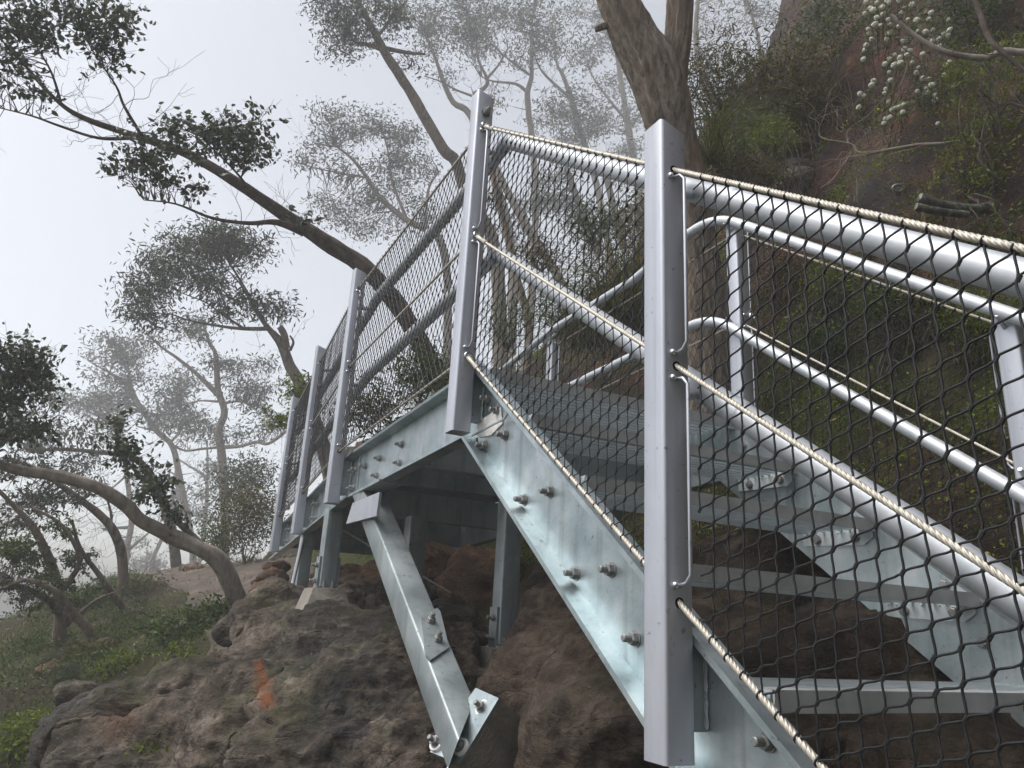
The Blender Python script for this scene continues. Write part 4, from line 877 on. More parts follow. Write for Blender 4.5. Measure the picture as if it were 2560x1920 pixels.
# leafy masses at the valley edge
tree('gum_tree', 'dense dark crown hanging in from the valley edge', [([(-120, 1500, 40), (-90, 1250, 34), (-60, 1080, 26), (0, 960, 16), (60, 930, 8)], 6.6, 6.4), ([(-60, 1080, 14), (40, 1100, 9), (120, 1060, 5)], 6.5, 6.6)],
    [(30, 900, 70, 40, 44, 6.4), (60, 950, 60, 40, 40, 6.4), (0, 990, 50, 50, 34, 6.4), (100, 930, 30, 30, 12, 6.5), (10, 1060, 60, 40, 22, 6.5), (110, 1090, 50, 30, 14, 6.6)], (.07, .5), 'gumdark', 'bark', 12, .004, dens=1.1, bare=6, k=4, flat=.8)
tree('tea_tree', 'tangled shrub with pale blossom at the valley edge', [([(150, 1560, 30), (140, 1450, 24), (90, 1330, 18), (30, 1260, 12), (-30, 1200, 8)], 8, 7.6), ([(150, 1480, 16), (200, 1400, 12), (150, 1310, 9), (80, 1270, 6)], 8, 7.8), ([(170, 1560, 22), (120, 1500, 18), (60, 1470, 14), (0, 1450, 10)], 7.8, 7.2), ([(310, 1520, 20), (250, 1440, 14), (200, 1370, 10), (180, 1300, 6)], 8.2, 8)],
    [(40, 1360, 80, 50, 44, 7.6), (20, 1430, 60, 40, 30, 7.4), (110, 1410, 60, 40, 26, 7.7), (60, 1480, 80, 40, 34, 7.4), (150, 1330, 60, 40, 18, 8), (220, 1400, 50, 40, 18, 8.1), (210, 1480, 60, 40, 24, 8)], (.045, .4), 'green', 'bark', 16, .004, cat='shrub', bare=30, k=4)
tree('gum_tree', 'reddish fallen limb with peeling bark lying across the slope', [([(230, 1590, 26), (180, 1530, 22), (140, 1480, 16), (70, 1450, 12), (10, 1470, 8)], 7.6, 7.2), ([(190, 1540, 10), (240, 1500, 7), (290, 1480, 4)], 7.6, 7.8)], [], bark='bark', cat='fallen limb', bare=14, k=4)
# fogged trees in the middle
tree('gum_tree', 'tall bare-stemmed gum leaning left behind the post at the stair head', [
    ([(1240, 640, 34), (1170, 500, 30), (1140, 405, 28), z4(900, 820, 28), (1041, 255, 26), (1000, 190, 24), (960, 127, 22), (925, 60, 16), (885, -20, 10)], 12, 11),
    ([z4(600, 290, 14), z4(500, 250, 11), z4(420, 235, 8), z4(380, 180, 5)], 11.3, 11), ([z4(590, 270, 12), z4(700, 290, 9), z4(800, 300, 6)], 11.3, 11.8), ([z4(540, 200, 9), z4(620, 100, 6), z4(700, 0, 4)], 11.2, 11.6)],
    [(880, 20, 80, 40, 44, 11), (850, 70, 50, 40, 28, 11), (950, 30, 60, 40, 36, 11.2), (860, 110, 40, 25, 14, 11), (920, 90, 50, 30, 22, 11.1), (1010, 60, 50, 40, 20, 11.6), (830, 130, 30, 15, 6, 11), (1010, 150, 30, 15, 8, 11.4), (800, 10, 40, 30, 14, 11)], (.085, .26), 'gum', 'bark', 12, .005, far=1.5, bare=12, k=4, spread=1)
tree('gum_tree', 'grey gum with leafy layered boughs left of the post at the stair head', [
    ([(1120, 760, 28), z4(880, 1320, 26), z4(720, 1230, 22), z4(560, 1100, 18), z4(480, 980, 14), z4(400, 880, 10), z4(300, 800, 6)], 12, 12), ([z4(470, 980, 8), z4(350, 960, 6), z4(200, 930, 4), z4(100, 900, 3)], 12, 11.6), ([z4(700, 1210, 12), z4(620, 1000, 9), z4(600, 850, 6), z4(560, 700, 4)], 12, 12.2), ([z4(800, 1280, 12), z4(820, 1050, 8), z4(880, 950, 5)], 12, 12.4)],
    [(850, 300, 70, 35, 36, 12), (920, 310, 60, 40, 36, 12.2), (830, 350, 50, 30, 20, 12), (990, 350, 70, 40, 40, 12.2), (1040, 420, 60, 40, 34, 12.4), (970, 420, 60, 35, 30, 12.2), (770, 400, 40, 20, 14, 11.6), (840, 420, 50, 25, 14, 11.8), (1000, 480, 70, 40, 30, 12.2), (900, 500, 60, 25, 18, 12), (820, 520, 60, 35, 20, 12.6), (880, 560, 60, 40, 24, 12.6), (960, 560, 70, 40, 24, 12.4), (1060, 520, 50, 50, 24, 12.4), (800, 500, 30, 20, 6, 12)], (.085, .28), 'gum', 'bark', 11, .005, wf=0.75, bare=22, k=4, group=GF)
tree('gum_tree', 'grey stems with side boughs right of the post at the stair head', [
    ([(1330, 700, 30), (1340, 500, 28), z5(690, 560, 26), z5(670, 420, 24), z5(660, 250, 22), z5(690, 130, 18), z5(690, 0, 13), (1330, 60, 8), (1340, 0, 5)], 15, 14.5), ([z5(655, 240, 14), z5(570, 180, 11), z5(400, 160, 7), (1200, 190, 4)], 14.8, 14.5), ([z5(690, 120, 11), z5(560, 30, 8), (1230, 110, 5), (1190, 60, 3)], 14.8, 14.4)],
    [(1240, 60, 70, 50, 40, 14.5), (1330, 50, 60, 60, 40, 14.6), (1180, 110, 60, 35, 26, 14.4), (1270, 140, 60, 30, 22, 14.5), (1360, 130, 50, 50, 28, 14.7), (1310, 0, 80, 30, 30, 14.6), (1250, 250, 40, 25, 10, 14.5), (1380, 60, 40, 40, 18, 14.8), (1180, 20, 60, 40, 24, 14.4)], (.1, .27), 'gum', 'barkpale', 11, .006, wf=0.65, bare=16, k=4, group=GF)
tree('gum_tree', 'slender gum between the two near posts, forked low', [
    ([(1530, 700, 28), (1500, 500, 26), z5(1110, 700, 24), z5(1040, 480, 22), z5(990, 290, 20), z5(920, 100, 15), z5(880, 20, 11), (1380, 60, 6)], 16, 16), ([z5(985, 290, 14), z5(800, 120, 10), z5(740, 30, 7), (1330, 120, 4)], 16, 15.7), ([z5(1030, 450, 8), z5(880, 400, 6), z5(800, 320, 4)], 16, 15.8)],
    [(1430, 270, 50, 40, 26, 16), (1390, 300, 50, 30, 22, 16), (1470, 320, 50, 40, 26, 16), (1420, 350, 60, 30, 24, 16), (1380, 240, 30, 25, 10, 16), (1440, 130, 40, 40, 14, 16), (1500, 260, 40, 50, 18, 16.2)], (.11, .28), 'gum', 'barkpale', 11, .006, wf=0.65, bare=14, k=4, group=GF)
tree('gum_tree', 'spreading grey gum directly behind the post at the stair head', [
    ([(1280, 640, 30), (1230, 430, 26), z5(230, 420, 24), z5(100, 320, 20), z5(20, 150, 16), (1090, 150, 11), (1060, 80, 7)], 14, 13.5), ([z5(250, 260, 16), z5(345, 200, 15), z5(350, 130, 12), z5(290, 0, 9), (1190, 90, 5)], 13.8, 13.6), ([z5(345, 150, 11), z5(440, 40, 8), (1270, 120, 5)], 13.8, 14), ([z5(240, 270, 9), z5(120, 225, 7), z5(0, 160, 5), (1060, 190, 3)], 13.8, 13.4)],
    [(1100, 60, 60, 40, 34, 13.6), (1150, 80, 50, 40, 28, 13.7), (1090, 120, 50, 25, 18, 13.6), (1210, 70, 40, 40, 18, 13.7), (1060, 10, 60, 30, 26, 13.6), (1130, 10, 60, 30, 24, 13.6), (1110, 180, 40, 20, 8, 13.5)], (.095, .27), 'gum', 'bark', 11, .006, wf=0.7, bare=18, k=4, group=GF)
tree('gum_tree', 'faint foggy gum beside the thick forked trunk', [([(1600, 520, 26), (1580, 380, 22), (1560, 250, 18), (1540, 120, 12), (1530, 30, 8)], 18, 18), ([(1565, 300, 10), (1500, 220, 7), (1470, 170, 4)], 18, 17.6), ([(1570, 330, 9), (1620, 260, 6), (1660, 230, 4)], 18, 18)],
    [(1480, 60, 60, 50, 34, 18), (1540, 100, 50, 50, 30, 18), (1470, 140, 40, 40, 20, 17.8), (1540, 200, 50, 40, 26, 18), (1590, 280, 50, 40, 26, 18), (1520, 300, 50, 30, 22, 18), (1580, 380, 50, 30, 22, 18), (1560, 440, 60, 40, 30, 18), (1430, 20, 40, 30, 18, 18), (1600, 160, 40, 50, 18, 18)], (.12, .28), 'gum', 'barkpale', 10, .007, wf=0.8, bare=14, k=4, group=GF)
tree('gum_tree', 'foggy gum over the bank right of the thick forked trunk', [([(1800, 330, 24), (1760, 200, 18), (1740, 100, 14), (1745, 0, 10), (1750, -60, 8)], 13, 13), ([(1860, 300, 14), (1900, 150, 10), (1880, 40, 7), (1850, -40, 5)], 12, 12), ([(1900, 150, 8), (1990, 60, 6), (2060, 20, 4)], 12, 12)],
    [(1760, 40, 50, 50, 20, 13), (1800, 130, 50, 40, 18, 13), (1830, 30, 50, 40, 18, 12.5), (1930, 20, 50, 30, 18, 12), (2010, 20, 60, 30, 18, 12)], (.1, .2), 'olive', 'bark', 10, .005, bare=40, k=4, group=GF)
tree('gum_tree', 'brown slim trunk on the bank seen through the upper net', [([z5(640, 2350, 24), (1322, 842, 22), (1316, 781, 20), (1295, 706, 19), (1270, 600, 17), (1240, 480, 15), (1220, 380, 12)], 8.5, 9.5)], [(1240, 500, 50, 50, 12, 9.4)], (.07, .3), 'gum', 'bark', 10, .004, bare=6, k=4)
tree('gum_tree', 'pair of slanting stems filling the haze behind the upper net', [([(1420, 760, 34), (1350, 620, 30), (1290, 520, 26), (1250, 440, 22), (1200, 330, 16)], 11, 11.5), ([(1500, 640, 30), (1450, 520, 24), (1420, 430, 20)], 12, 12), ([(1560, 620, 30), (1530, 500, 24), (1510, 420, 18)], 12, 12)],
    [(1400, 520, 100, 40, 40, 12), (1480, 560, 100, 50, 44, 12), (1330, 500, 70, 50, 30, 12), (1560, 520, 60, 60, 26, 12), (1300, 590, 60, 60, 22, 11.5), (1410, 440, 70, 30, 22, 12)], (.09, .28), 'gum', 'bark', 10, .005, wf=0.75, bare=10, k=4, group=GF)
# ------------------------------------------------------------------ shrubs, grass, small things
def shrub(name, label, u, v, rx, ry, n, leaf, mat, d=None, per=16, stems=6, group=None, droop=0., cat='shrub', twigr=.003, bare=0, spread=1., flat=.8, sub=None, twigmat='twig'):
    d = d or dep(u, v)-.15
    c = at(u, v, d); s = d/FPX; base = c - UP*(ry*s*.9); gz = tz(base.x, base.y)
    root = V((base.x, base.y, gz)) if abs(gz-base.z) < 1.2 else base
    o = thing(name, root, label, cat, group); g = G(); sp_ = []
    for i in range(stems):
        e_ = c + RT*(rng.uniform(-.7, .7)*rx*s) + UP*(rng.uniform(-.2, .8)*ry*s) + FW*(rng.uniform(-.6, .6)*rx*s)
        pts_ = spline(wiggle(root + V(rng.normal(size=3))*.03 - V((0, 0, .04)), e_, 4, .09), 3); g.tube(pts_, [twigr*(2.2-1.6*i_/(len(pts_)-1)) for i_ in range(len(pts_))], 5); sp_ += pts_
    SP = np.array([tuple(p) for p in sp_]); LC = []
    for cl in ([(0, 0, 1, 1, n)] if sub is None else sub):
        du, dv_, kx, ky, m = cl
        for i in range(m):
            a = rng.normal(size=3); a /= np.linalg.norm(a); a *= rng.uniform(.1, 1)**.5
            p = c + RT*((du+a[0]*kx)*rx*s) + UP*((dv_+a[1]*ky)*ry*s) + FW*(a[2]*rx*kx*s*.8)
            j = int(np.argmin(np.linalg.norm(SP-np.array(p), axis=1))); q = V(SP[j])
            if (p-q).length > .03: g.tube(wiggle(q, p, 3, .07), [twigr*.8, twigr*.6, twigr*.5, twigr*.35], 3, cap=False)
            k_ = int(per*rng.uniform(.6, 1.4)); LC.append(rng.normal(size=(k_, 3))*leaf[0]*1.6*spread*np.array([1, 1, flat]) + np.array(p))
    for i in range(bare):
        q = V(SP[rng.integers(len(SP))]); g.tube(wiggle(q, q + V(rng.normal(size=3))*.22 + V((0, 0, .12)), 4, .08), twigr*.5, 3, cap=False)
    tag(put('stems', g.mesh('stems', M[twigmat], True, 180), o), kind='stuff')
    leaf_cloud('foliage', np.concatenate(LC), leaf[0], leaf[1], M[mat], droop, parent=o)
    return o
HB = 'heath shrubs on the bank'; SB = 'low shrubs on the slope below the path'
# bank, above and behind the railing
shrub('heath_shrub', 'wiry brown heath shrub against the sky beside the thick forked trunk', 1800, 210, 120, 110, 170, (.06, .16), 'olive', 6.3, 18, 16, HB, 0., bare=60, twigr=.004, spread=1.3)
shrub('heath_shrub', 'dark feathery heath shrub spilling over the bank top', 1960, 190, 110, 90, 150, (.06, .18), 'olive', 6.0, 18, 12, HB, bare=30)
shrub('heath_shrub', 'dark green shrub high on the bank top', 2060, 60, 120, 80, 120, (.045, .2), 'green', 6.2, 16, 10, HB, bare=20)
shrub('heath_shrub', 'shadowy shrub under the brown heath shrub', 1860, 330, 110, 60, 110, (.035, .22), 'green', 5.6, 18, 10, HB)
shrub('heath_shrub', 'olive cushion shrub directly behind the handrail bend', 1830, 420, 65, 42, 90, (.022, .3), 'olive', 5.0, 22, 8, HB, spread=1.2)
shrub('heath_shrub', 'second olive cushion shrub next to the grey lichened boulder', 1915, 440, 50, 36, 70, (.022, .3), 'olive', 4.9, 22, 8, HB, spread=1.2)
shrub('heath_shrub', 'fresh green shrub below the yellow moss mound', 1925, 340, 60, 42, 70, (.028, .25), 'bright', 5.3, 18, 8, HB)
shrub('heath_shrub', 'brown leafy bush filling the net beyond the stair head', 1520, 690, 110, 110, 190, (.04, .22), 'olive', 7.2, 18, 14, HB, spread=1.3)
shrub('heath_shrub', 'tall olive bush beyond the walkway, close to the tall near post', 1590, 560, 60, 80, 90, (.04, .22), 'olive', 7.4, 18, 8, HB)
shrub('heath_shrub', 'mottled green bush seen low through the upper net', 1400, 760, 90, 70, 120, (.035, .25), 'green', 6.9, 18, 10, HB)
shrub('heath_shrub', 'small dark bush left of the slim brown trunk', 1270, 800, 70, 70, 90, (.035, .25), 'green', 7.6, 16, 8, HB)
shrub('heath_shrub', 'leafy bush beyond the outer railing where the walkway bends', 1050, 930, 80, 60, 110, (.05, .25), 'green', None, 16, 8, HB)
shrub('heath_shrub', 'bush beyond the second post of the walkway', 930, 1020, 70, 60, 100, (.05, .25), 'olive', None, 16, 8, HB)
shrub('heath_shrub', 'upright bright green shrub with yellow flowers above the stair', 2470, 420, 110, 150, 170, (.024, .38), 'bright', 4.2, 16, 16, HB, bare=20, spread=1.2)
shrub('heath_shrub', 'trailing bright green shrub over the upper cliff', 2450, 180, 110, 70, 90, (.024, .38), 'bright', 4.3, 14, 10, HB, bare=10, spread=1.4)
shrub('heath_shrub', 'loose green shrub at the foot of the cliff above the handrail', 2470, 620, 100, 70, 130, (.026, .3), 'green', 4.0, 16, 12, HB, bare=16, spread=1.3)
shrub('heath_shrub', 'dark overhanging foliage on the cliff top', 2420, 20, 150, 80, 130, (.04, .25), 'green', 5.0, 15, 10, HB, bare=20)
shrub('heath_shrub', 'drooping dark shrub beneath the white flowers', 2330, 240, 110, 80, 60, (.035, .14), 'green', 5.0, 14, 10, HB)
# rice-flower: cream heads on thin stems
wf = thing('flowering_shrub', at(2260, 330, 4.8), 'shrub of round cream flower heads hanging in front of the red cliff', 'shrub')
HEADS = [(480, 100), (520, 60), (540, 75), (570, 20), (610, 55), (640, 10), (660, 20), (615, 105), (570, 130), (555, 180), (600, 190), (505, 215), (510, 250), (530, 290), (490, 335), (480, 370), (470, 440), (670, 180), (655, 145), (730, 195), (670, 240), (640, 290), (655, 250), (770, 295), (800, 145), (865, 150), (870, 230), (930, 235), (985, 220), (970, 95), (955, 140), (1105, 145), (1110, 220), (1070, 250), (1100, 260), (980, 300), (1030, 290), (775, 365), (815, 375), (790, 405), (705, 405), (745, 465), (720, 470), (695, 485), (740, 425), (660, 440), (630, 475), (650, 460), (830, 465), (910, 400), (875, 500), (860, 540), (660, 535), (670, 595), (545, 600), (530, 630), (635, 660), (625, 690), (445, 695), (470, 710), (435, 795), (660, 755), (705, 800), (680, 815), (730, 795), (770, 775), (795, 765), (760, 830), (740, 845), (665, 870), (635, 880), (620, 915), (910, 580), (955, 585), (870, 675), (930, 660), (975, 630), (925, 690), (945, 685), (1000, 705), (1000, 740), (1020, 915), (1070, 555), (1075, 480), (1105, 460), (1140, 630), (750, 95), (490, 15), (735, 5), (1030, 345), (830, 35)]
g = G(); LC = []; hub = at(2210, -120, 4.8)
def head_mesh():
    import bmesh
    bm = bmesh.new(); bmesh.ops.create_icosphere(bm, subdivisions=3, radius=.0145)
    for v_ in bm.verts: v_.co *= 1 + .28*mn.noise(v_.co*190 + V((rng.uniform(0, 9), 0, 0))*0) + .1*mn.noise(v_.co*420)
    me = bpy.data.meshes.new('flower_head'); bm.to_mesh(me); bm.free(); me.materials.append(M['cream']); return me
M['cream'] = mk('cream_floret', (.7, .7, .55), .7, 0, [(.32, (.6, .62, .42)), (.55, (.86, .86, .74))], 260, 3, .8, 300)
HM_ = [head_mesh() for _ in range(4)]
for i, (a, b) in enumerate(HEADS):
    dd = 4.75 + .25*math.sin(i*2.7); p = at(2000+a/2.9625, b/2.9625, dd); nd = at(2000+a/2.9625 - 6 + (i % 5)*3, b/2.9625+34, dd+.06)
    g.tube(wiggle(nd, p, 3, .05), .0018, 3, cap=False)
    q = at(2000+a/2.9625 + (620-a)*.14, b/2.9625+95, dd+.2); g.tube(wiggle(q, nd, 3, .06), .0022, 3, cap=False)
    o_ = put('flower_head', HM_[i % 4], wf, p, (rng.uniform(-.5, .5), rng.uniform(-.5, .5), rng.uniform(0, 6)))
    s_ = rng.uniform(.85, 1.3); o_.scale = (s_, s_, s_*.85)
    for t in np.linspace(.1, 1, 5): LC.append(np.array(nd.lerp(p, t*.8)) + rng.normal(size=(6, 3))*.016)
tag(put('stems', g.mesh('stems', M['twig'], True, 180), wf), kind='stuff')
leaf_cloud('foliage', np.concatenate(LC), .03, .13, M['green'], -.3, parent=wf)
# bare branches on the cliff
tree('dead_branch', 'pale curved bare branch reaching in across the cliff top', [([(2620, 110, 20), (2560, 131, 17), (2510, 128, 16), (2460, 145, 16), (2380, 135, 15), (2320, 110, 13), (2270, 75, 11), (2228, 36, 8)], 3.9, 4.2), ([(2275, 95, 4), (2240, 94, 3)], 4.2, 4.2)], [], bark='barkpale', cat='branch', bare=3, to_ground=False, k=6)
tree('dead_branch', 'dark mossy branch hanging down at the cliff corner', [([(2400, -30, 16), (2440, 10, 14), (2470, 90, 15), (2500, 125, 13), (2570, 185, 10), (2640, 240, 8)], 4.0, 3.7)], [], bark='barkdark', cat='branch', bare=6, to_ground=False, k=6)
tree('dead_branch', 'long thin dead branch curving down the cliff face', [([(2475, 330, 8), (2430, 348, 8), (2350, 360, 9), (2300, 362, 9), (2220, 375, 9), (2150, 383, 8), (2130, 362, 6), (2070, 350, 4)], 4.3, 4.6), ([(2130, 380, 5), (2110, 410, 4), (2080, 450, 3), (2050, 470, 2)], 4.6, 4.5)], [], bark='barkpale', cat='branch', bare=10, to_ground=False, k=6, twigmat='twigpale')
for k, (pl, lb) in enumerate((([(2300, 492), (2345, 508), (2420, 522), (2470, 520)], 'lichened cut log on the bank, upper of two'), ([(2290, 516), (2350, 528), (2420, 536)], 'lichened cut log on the bank, lower of two'))):
    g = G(); P = spline([at(u, v, 4.05-.1*k) for u, v in pl], 5); g.tube(P, [.026-.006*k]*len(P), 14, wob=.25); o = put('log', g.mesh('log', bark_mat('lichen_log%d' % k, [(.03, .028, .022), (.08, .075, .06), (.3, .3, .26), (.05, .06, .03)], (1, 1, 1), 18), True, 60)); tag(o, lb, 'log')
p = hit(2245, 470); rb = thing('ring_bolt', p, 'dark iron ring bolt fixed in the red cliff face', 'ring bolt'); vd = (p-CAM).normalized(); c = p - vd*.05
g = G(); g.tube([c + RT*math.cos(t)*.032 + UP*math.sin(t)*.02 for t in [i*6.2832/16 for i in range(17)]], .008, 8); put('ring', g.mesh('ring', M['bolt']), rb)
g = G(); g.cyl(c + RT*.03, p + vd*.05 + RT*.04, .009, 8); put('shank', g.mesh('shank', M['bolt']), rb)

# slope to the left
shrub('low_shrub', 'glossy green low shrub at the foot of the arching trunk', 520, 1545, 62, 28, 110, (.05, .5), 'green', None, 14, 10, SB, spread=1.1)
shrub('low_shrub', 'leafy green shrub spreading downhill from the arching trunk', 440, 1580, 50, 26, 70, (.045, .5), 'green', None, 14, 8, SB)
shrub('low_shrub', 'lime green shrub on the slope above the outcrop', 305, 1672, 45, 30, 80, (.04, .35), 'bright', None, 14, 8, SB)
shrub('low_shrub', 'grey green rounded shrub on the slope', 165, 1690, 38, 30, 80, (.03, .2), 'gum', None, 18, 8, SB)
shrub('low_shrub', 'bright shrub at the bottom of the slope beside the outcrop end', 60, 1850, 70, 50, 110, (.04, .4), 'bright', None, 14, 10, SB)
shrub('low_shrub', 'tuft of fresh leaves growing from a crack in the outcrop', 385, 1880, 38, 20, 45, (.028, .5), 'bright', 3.52, 12, 6, SB)
shrub('low_shrub', 'pale green sprig between slope and outcrop top', 450, 1655, 30, 26, 40, (.04, .35), 'bright', None, 12, 6, SB)
shrub('low_shrub', 'broad dull shrub low on the valley slope', 90, 1620, 80, 34, 100, (.035, .4), 'green', None, 14, 8, SB)
shrub('low_shrub', 'dull shrub beneath the fallen limb', 220, 1640, 60, 26, 70, (.035, .4), 'olive', None, 14, 8, SB)
shrub('low_shrub', 'sparse shrub beside the path crest', 370, 1465, 60, 22, 60, (.05, .35), 'olive', None, 12, 8, SB)
shrub('low_shrub', 'shrub on the valley side of the path', 250, 1500, 60, 30, 70, (.05, .35), 'green', None, 12, 8, SB)
shrub('low_shrub', 'low herbs in the middle of the slope', 330, 1580, 70, 22, 70, (.035, .4), 'green', None, 14, 8, SB)
shrub('coast_bush', 'large rounded olive bush with pale tips beyond the walkway end', 625, 1290, 80, 75, 260, (.06, .3), 'olive', 11, 16, 16, None, spread=1.3)
shrub('coast_bush', 'second rounded bush, greener, beside the olive one with pale tips', 545, 1350, 50, 40, 110, (.06, .3), 'green', 11.5, 16, 10, None, spread=1.2)
shrub('coast_bush', 'foggy bush on the hump behind the walkway end', 640, 1180, 60, 40, 90, (.09, .3), 'gum', 16, 14, 8, None, spread=1.2)
shrub('coast_bush', 'low foggy thicket on the hump behind the walkway end', 590, 1210, 60, 50, 120, (.1, .3), 'gum', 18, 14, 8, None, spread=1.2)
tree('sapling', 'yellow green young gum behind the last walkway post', [([(800, 1080, 8), (780, 1000, 6), (770, 930, 4)], 8.5, 8.5)], [(745, 970, 30, 40, 22, 8.5), (720, 1040, 30, 40, 22, 8.5), (770, 1010, 25, 35, 14, 8.5)], (.07, .28), 'bright', 'bark', 10, .004, bare=2, k=4)

# grass tussocks
def tussock(label, u, v, ht, n, mat, d=None, rad=.05, lean=1.2, wd=.006, curl=.5, group='grass tussocks on the bank'):
    p = hit(u, v) if d is None else at(u, v, d); o = thing('grass_tussock', p, label, 'grass', group)
    P = np.array(p) + rng.normal(size=(n, 3))*np.array([rad, rad, .01]); P[:, 2] -= .02; blades('blades', P, ht, wd, M[mat], lean, o, curl=curl); return o
tussock('long arching dark grass tussock beside the thick trunk', 1775, 400, .5, 220, 'grass', 5.0)
tussock('huge tussock of stiff blades seen low through the upper net', 1580, 800, .75, 420, 'grass', 5.6, .12, 1.6, .008, .7)
tussock('second stiff tussock under the walkway handrail on the bank side', 1470, 860, .6, 260, 'grass', 5.8, .1, 1.6, .008, .7)
tussock('dry straw tussock on the rock below the heath shrubs', 2070, 250, .35, 160, 'dry', None, .05, 1.0)
tussock('dry straw tussock hanging on the cliff above the dead branch', 2130, 310, .3, 140, 'dry', None, .06, 1.3)
tussock('thin dry tussock under the moss mound', 2040, 350, .25, 120, 'dry', None, .07, 1.4)
tussock('pale tussock near the cut logs', 2330, 560, .22, 60, 'grass', None, .04, .8, .009)
for i, (u, v) in enumerate(((1900, 760), (1990, 880), (2150, 1000), (2260, 1010), (2080, 760), (2300, 880), (1950, 1020), (2420, 900), (2450, 1110), (2180, 640), (2230, 780))):
    tussock('short green grass clump on the soil bank behind the inner railing', u, v, .2, 130, 'grass', None, .04, 1.3, .004, .6, 'grass clumps behind the inner railing')
# moss mounds
def moss(label, u, v, rx, ry, rz, n, mat='mossy'):
    p = hit(u, v); o = thing('moss_mound', p, label, 'moss'); a = rng.normal(size=(n, 3)); a /= np.linalg.norm(a, axis=1)[:, None]
    g = G(); import bmesh
    bm = bmesh.new(); bmesh.ops.create_icosphere(bm, subdivisions=3, radius=1, matrix=Matrix.Translation(p) @ Matrix.Diagonal((rx, ry, rz, 1))); me = bpy.data.meshes.new('cushion'); bm.to_mesh(me); bm.free(); me.materials.append(M[mat]); me.polygons.foreach_set('use_smooth', [True]*len(me.polygons)); put('cushion', me, o)
    leaf_cloud('fronds', np.array(p) + a*np.array([rx, ry, rz])*1.0, .022, .3, M[mat], 0, D=a*1.5, parent=o)
moss('yellow moss mound on the bank ledge', 2010, 285, .13, .16, .09, 1500)
moss('orange moss mound below the yellow one', 1985, 375, .11, .13, .05, 1000)

# uncountable ground cover
def scatter(n, x0, x1, y0, y1, thr, sc_=.8, ok=None, zmax=9):
    out = []
    while len(out) < n:
        x, y = rng.uniform(x0, x1), rng.uniform(y0, y1)
        if ok and not ok(x, y): n -= .02; continue
        if mn.noise(V((x*sc_, y*sc_, 4.))) < thr: n -= .02; continue
        z = tz(x, y)
        if z < zmax: out.append((x, y, z))
    return np.array(out)
onpath = lambda x, y: not (y > 4.2 and abs(x-(.65-.09*(y-5))) < .75)
P = scatter(9000, -5.5, 1.2, 3.6, 15, -.15, .9, onpath); tag(blades('grass', P, .17, .007, M['grass'], .9), 'short grass and sedge covering the slope below the path', 'grass', kind='stuff')
P = scatter(5200, -5.5, .6, 3.6, 13, -.05, 1.3, onpath); Q = np.repeat(P, 7, axis=0) + rng.normal(size=(len(P)*7, 3))*np.array([.06, .06, .03]) + np.array([0, 0, .06]); tag(leaf_cloud('undergrowth', Q, .035, .4, M['green'], -.5), 'leafy herbs covering the slope below the path', 'ground cover', kind='stuff')
P = scatter(9000, 1.62, 4.6, -2.6, 10.0, -.2, 1.6); tag(blades('bank_grass', P, .13, .005, M['grass'], 1.3, curl=.6), 'grass and sedge on the bank', 'grass', kind='stuff')
P = scatter(9000, 1.62, 4.0, -2.6, 9.0, -.12, 1.9); Q = np.repeat(P, 9, axis=0) + rng.normal(size=(len(P)*9, 3))*np.array([.04, .04, .03]); tag(leaf_cloud('bank_undergrowth', Q,   .024, .4, M['green'], -.4), 'mossy herbs covering the bank', 'ground cover', kind='stuff')
P = scatter(5000, 1.6, 5, -2.6, 5.5, -.2, 1.1); Q = P + rng.normal(size=P.shape)*.02; tag(leaf_cloud('leaf_litter', Q, .045, .28, M['dry'], .2), 'fallen dry leaves and twigs on the bank', 'leaf litter', kind='stuff')
P = scatter(5000, -4, 1.6, 3.8, 14, -.4, 1.1); P[:, 2] += .01; tag(leaf_cloud('leaf_litter', P, .05, .28, M['dry'], .1), 'fallen dry leaves on path and slope', 'leaf litter', kind='stuff')
P = scatter(300, 1.7, 4.0, -2.2, 3.5, -.3, 1.5); Q = np.repeat(P[:26], 6, axis=0) + rng.normal(size=(26*6, 3))*.012 + np.array([0, 0, .06]); tag(leaf_cloud('yellow_blossoms', Q, .014, .8, M['yellow'], -.5), 'tiny yellow flowers dotted over the bank', 'flowers', kind='stuff')
P = scatter(11000, 1.62, 3.6, -2.6, 6.0, -.12, 2.2); Q = np.repeat(P, 9, axis=0) + rng.normal(size=(len(P)*9, 3))*np.array([.04, .04, .03]); tag(leaf_cloud('bank_moss', Q, .02, .5, M['bright'], -.4), 'bright moss and seedlings on the bank', 'ground cover', kind='stuff')
for i, (u, v, rx, ry, mt, lb) in enumerate(((1960, 690, 60, 40, 'olive', 'olive seedling shrub on the bank beside the post opposite the stair head'), (2080, 700, 70, 45, 'bright', 'yellow green shrub behind the upper half of the inner net'), (2200, 760, 70, 45, 'green', 'green shrub between the two handrails of the inner railing'), (2330, 760, 60, 45, 'olive', 'olive shrub just left of the lower inner post'), (2050, 850, 60, 40, 'green', 'dull green shrub above the middle inner cable'), (1700, 800, 40, 60, 'green', 'thin shrub between thick trunk and inner post'), (1640, 640, 50, 60, 'olive', 'brushy shrub hidden partly by the tall near post'), (2420, 800, 50, 60, 'bright', 'bright shrub beside the lower inner post'), (1480, 560, 70, 50, 'green', 'rounded green bush at the bank crest behind the net'), (1350, 640, 60, 50, 'olive', 'olive bush at the bank crest behind the slanting stems'))):
    shrub('bank_shrub', lb, u, v, rx, ry, 90, (.026, .32), mt, None, 16, 8, 'small shrubs on the soil bank', spread=1.3, bare=6)
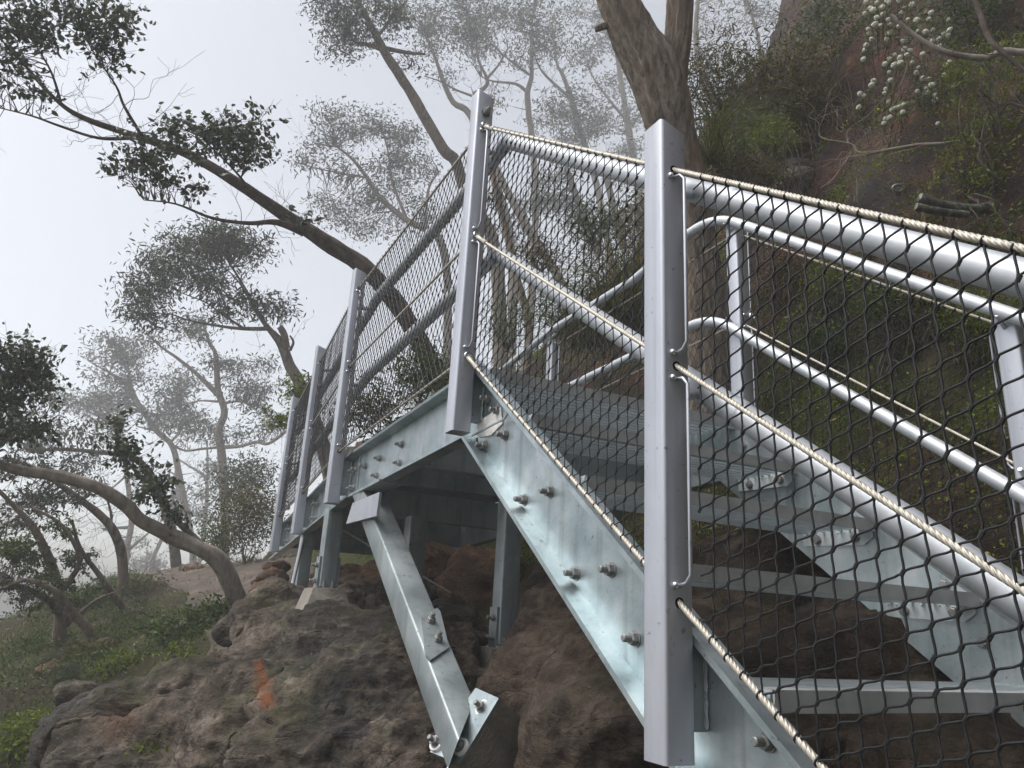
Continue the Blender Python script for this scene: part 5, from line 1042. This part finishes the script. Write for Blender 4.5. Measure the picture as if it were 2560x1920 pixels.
for i in range(26):
    x, y = 2.0+rng.uniform(0, 3.4), rng.uniform(2.6, 9.5); zz = tz(x, y); c_ = V((x, y, zz+.28)); dd = (c_-CAM).dot(FW); uu = 1280+FPX*(c_-CAM).dot(RT)/dd; vv = 960-FPX*(c_-CAM).dot(UP)/dd; s_ = rng.uniform(.35, .6)*FPX/dd
    shrub('thicket_bush', 'twiggy bush in the thicket on the bank beyond the stair head', uu, vv, s_, s_*.8, 70, (.045, .25), ('olive', 'green', 'olive', 'gum')[i % 4], dd, 16, 8, 'bushes of the thicket beyond the stair head', spread=1.4, bare=8)
# loose stones on the slope
for k, (u, v, r, lb) in enumerate(((140, 1675, .13, 'pinkish stone beside the grey green shrub'), (200, 1735, .12, 'pale stone just above the outcrop end'), (265, 1620, .08, 'flat grey stone in the middle of the slope'), (330, 1535, .09, 'flat stone below the path edge'), (480, 1425, .14, 'pale slab at the path crest'))):
    q = hit(u, v)
    if q: boulder('stone', [(q, (r*1.4, r, r*.7))], .02, M['rock1'] if k % 2 else M['rock3'], lb, 'stone', amp=.04, strata=.004, seed=40+k)
# ------------------------------------------------------------------ fog
bpy.context.view_layer.update()
lo = V((-47, -29, -16)); hi = V((41, 66, 26))
for o in bpy.data.objects:
    if o.type == 'MESH':
        for c_ in o.bound_box:
            q = o.matrix_world @ V(c_)
            for i in range(3): lo[i] = min(lo[i], q[i]); hi[i] = max(hi[i], q[i])
lo -= V((1, 1, 1)); hi += V((1, 1, 1))
g = G(); g.box((lo+hi)/2, (hi-lo)/2)

HZ = bpy.data.materials.new('fog'); HZ.use_nodes = True; N, L = nodes_of(HZ); N.remove(N['Principled BSDF']); pv = N.new('ShaderNodeVolumePrincipled')
pv.inputs['Color'].default_value = (.97, .98, 1, 1); pv.inputs['Density'].default_value = .0065; pv.inputs['Anisotropy'].default_value = .1
L.new(pv.outputs[0], N['Material Output'].inputs['Volume'])
hz = put('haze', g.mesh('haze', HZ, False)); tag(hz, kind='stuff'); hz.display_type = 'WIRE'
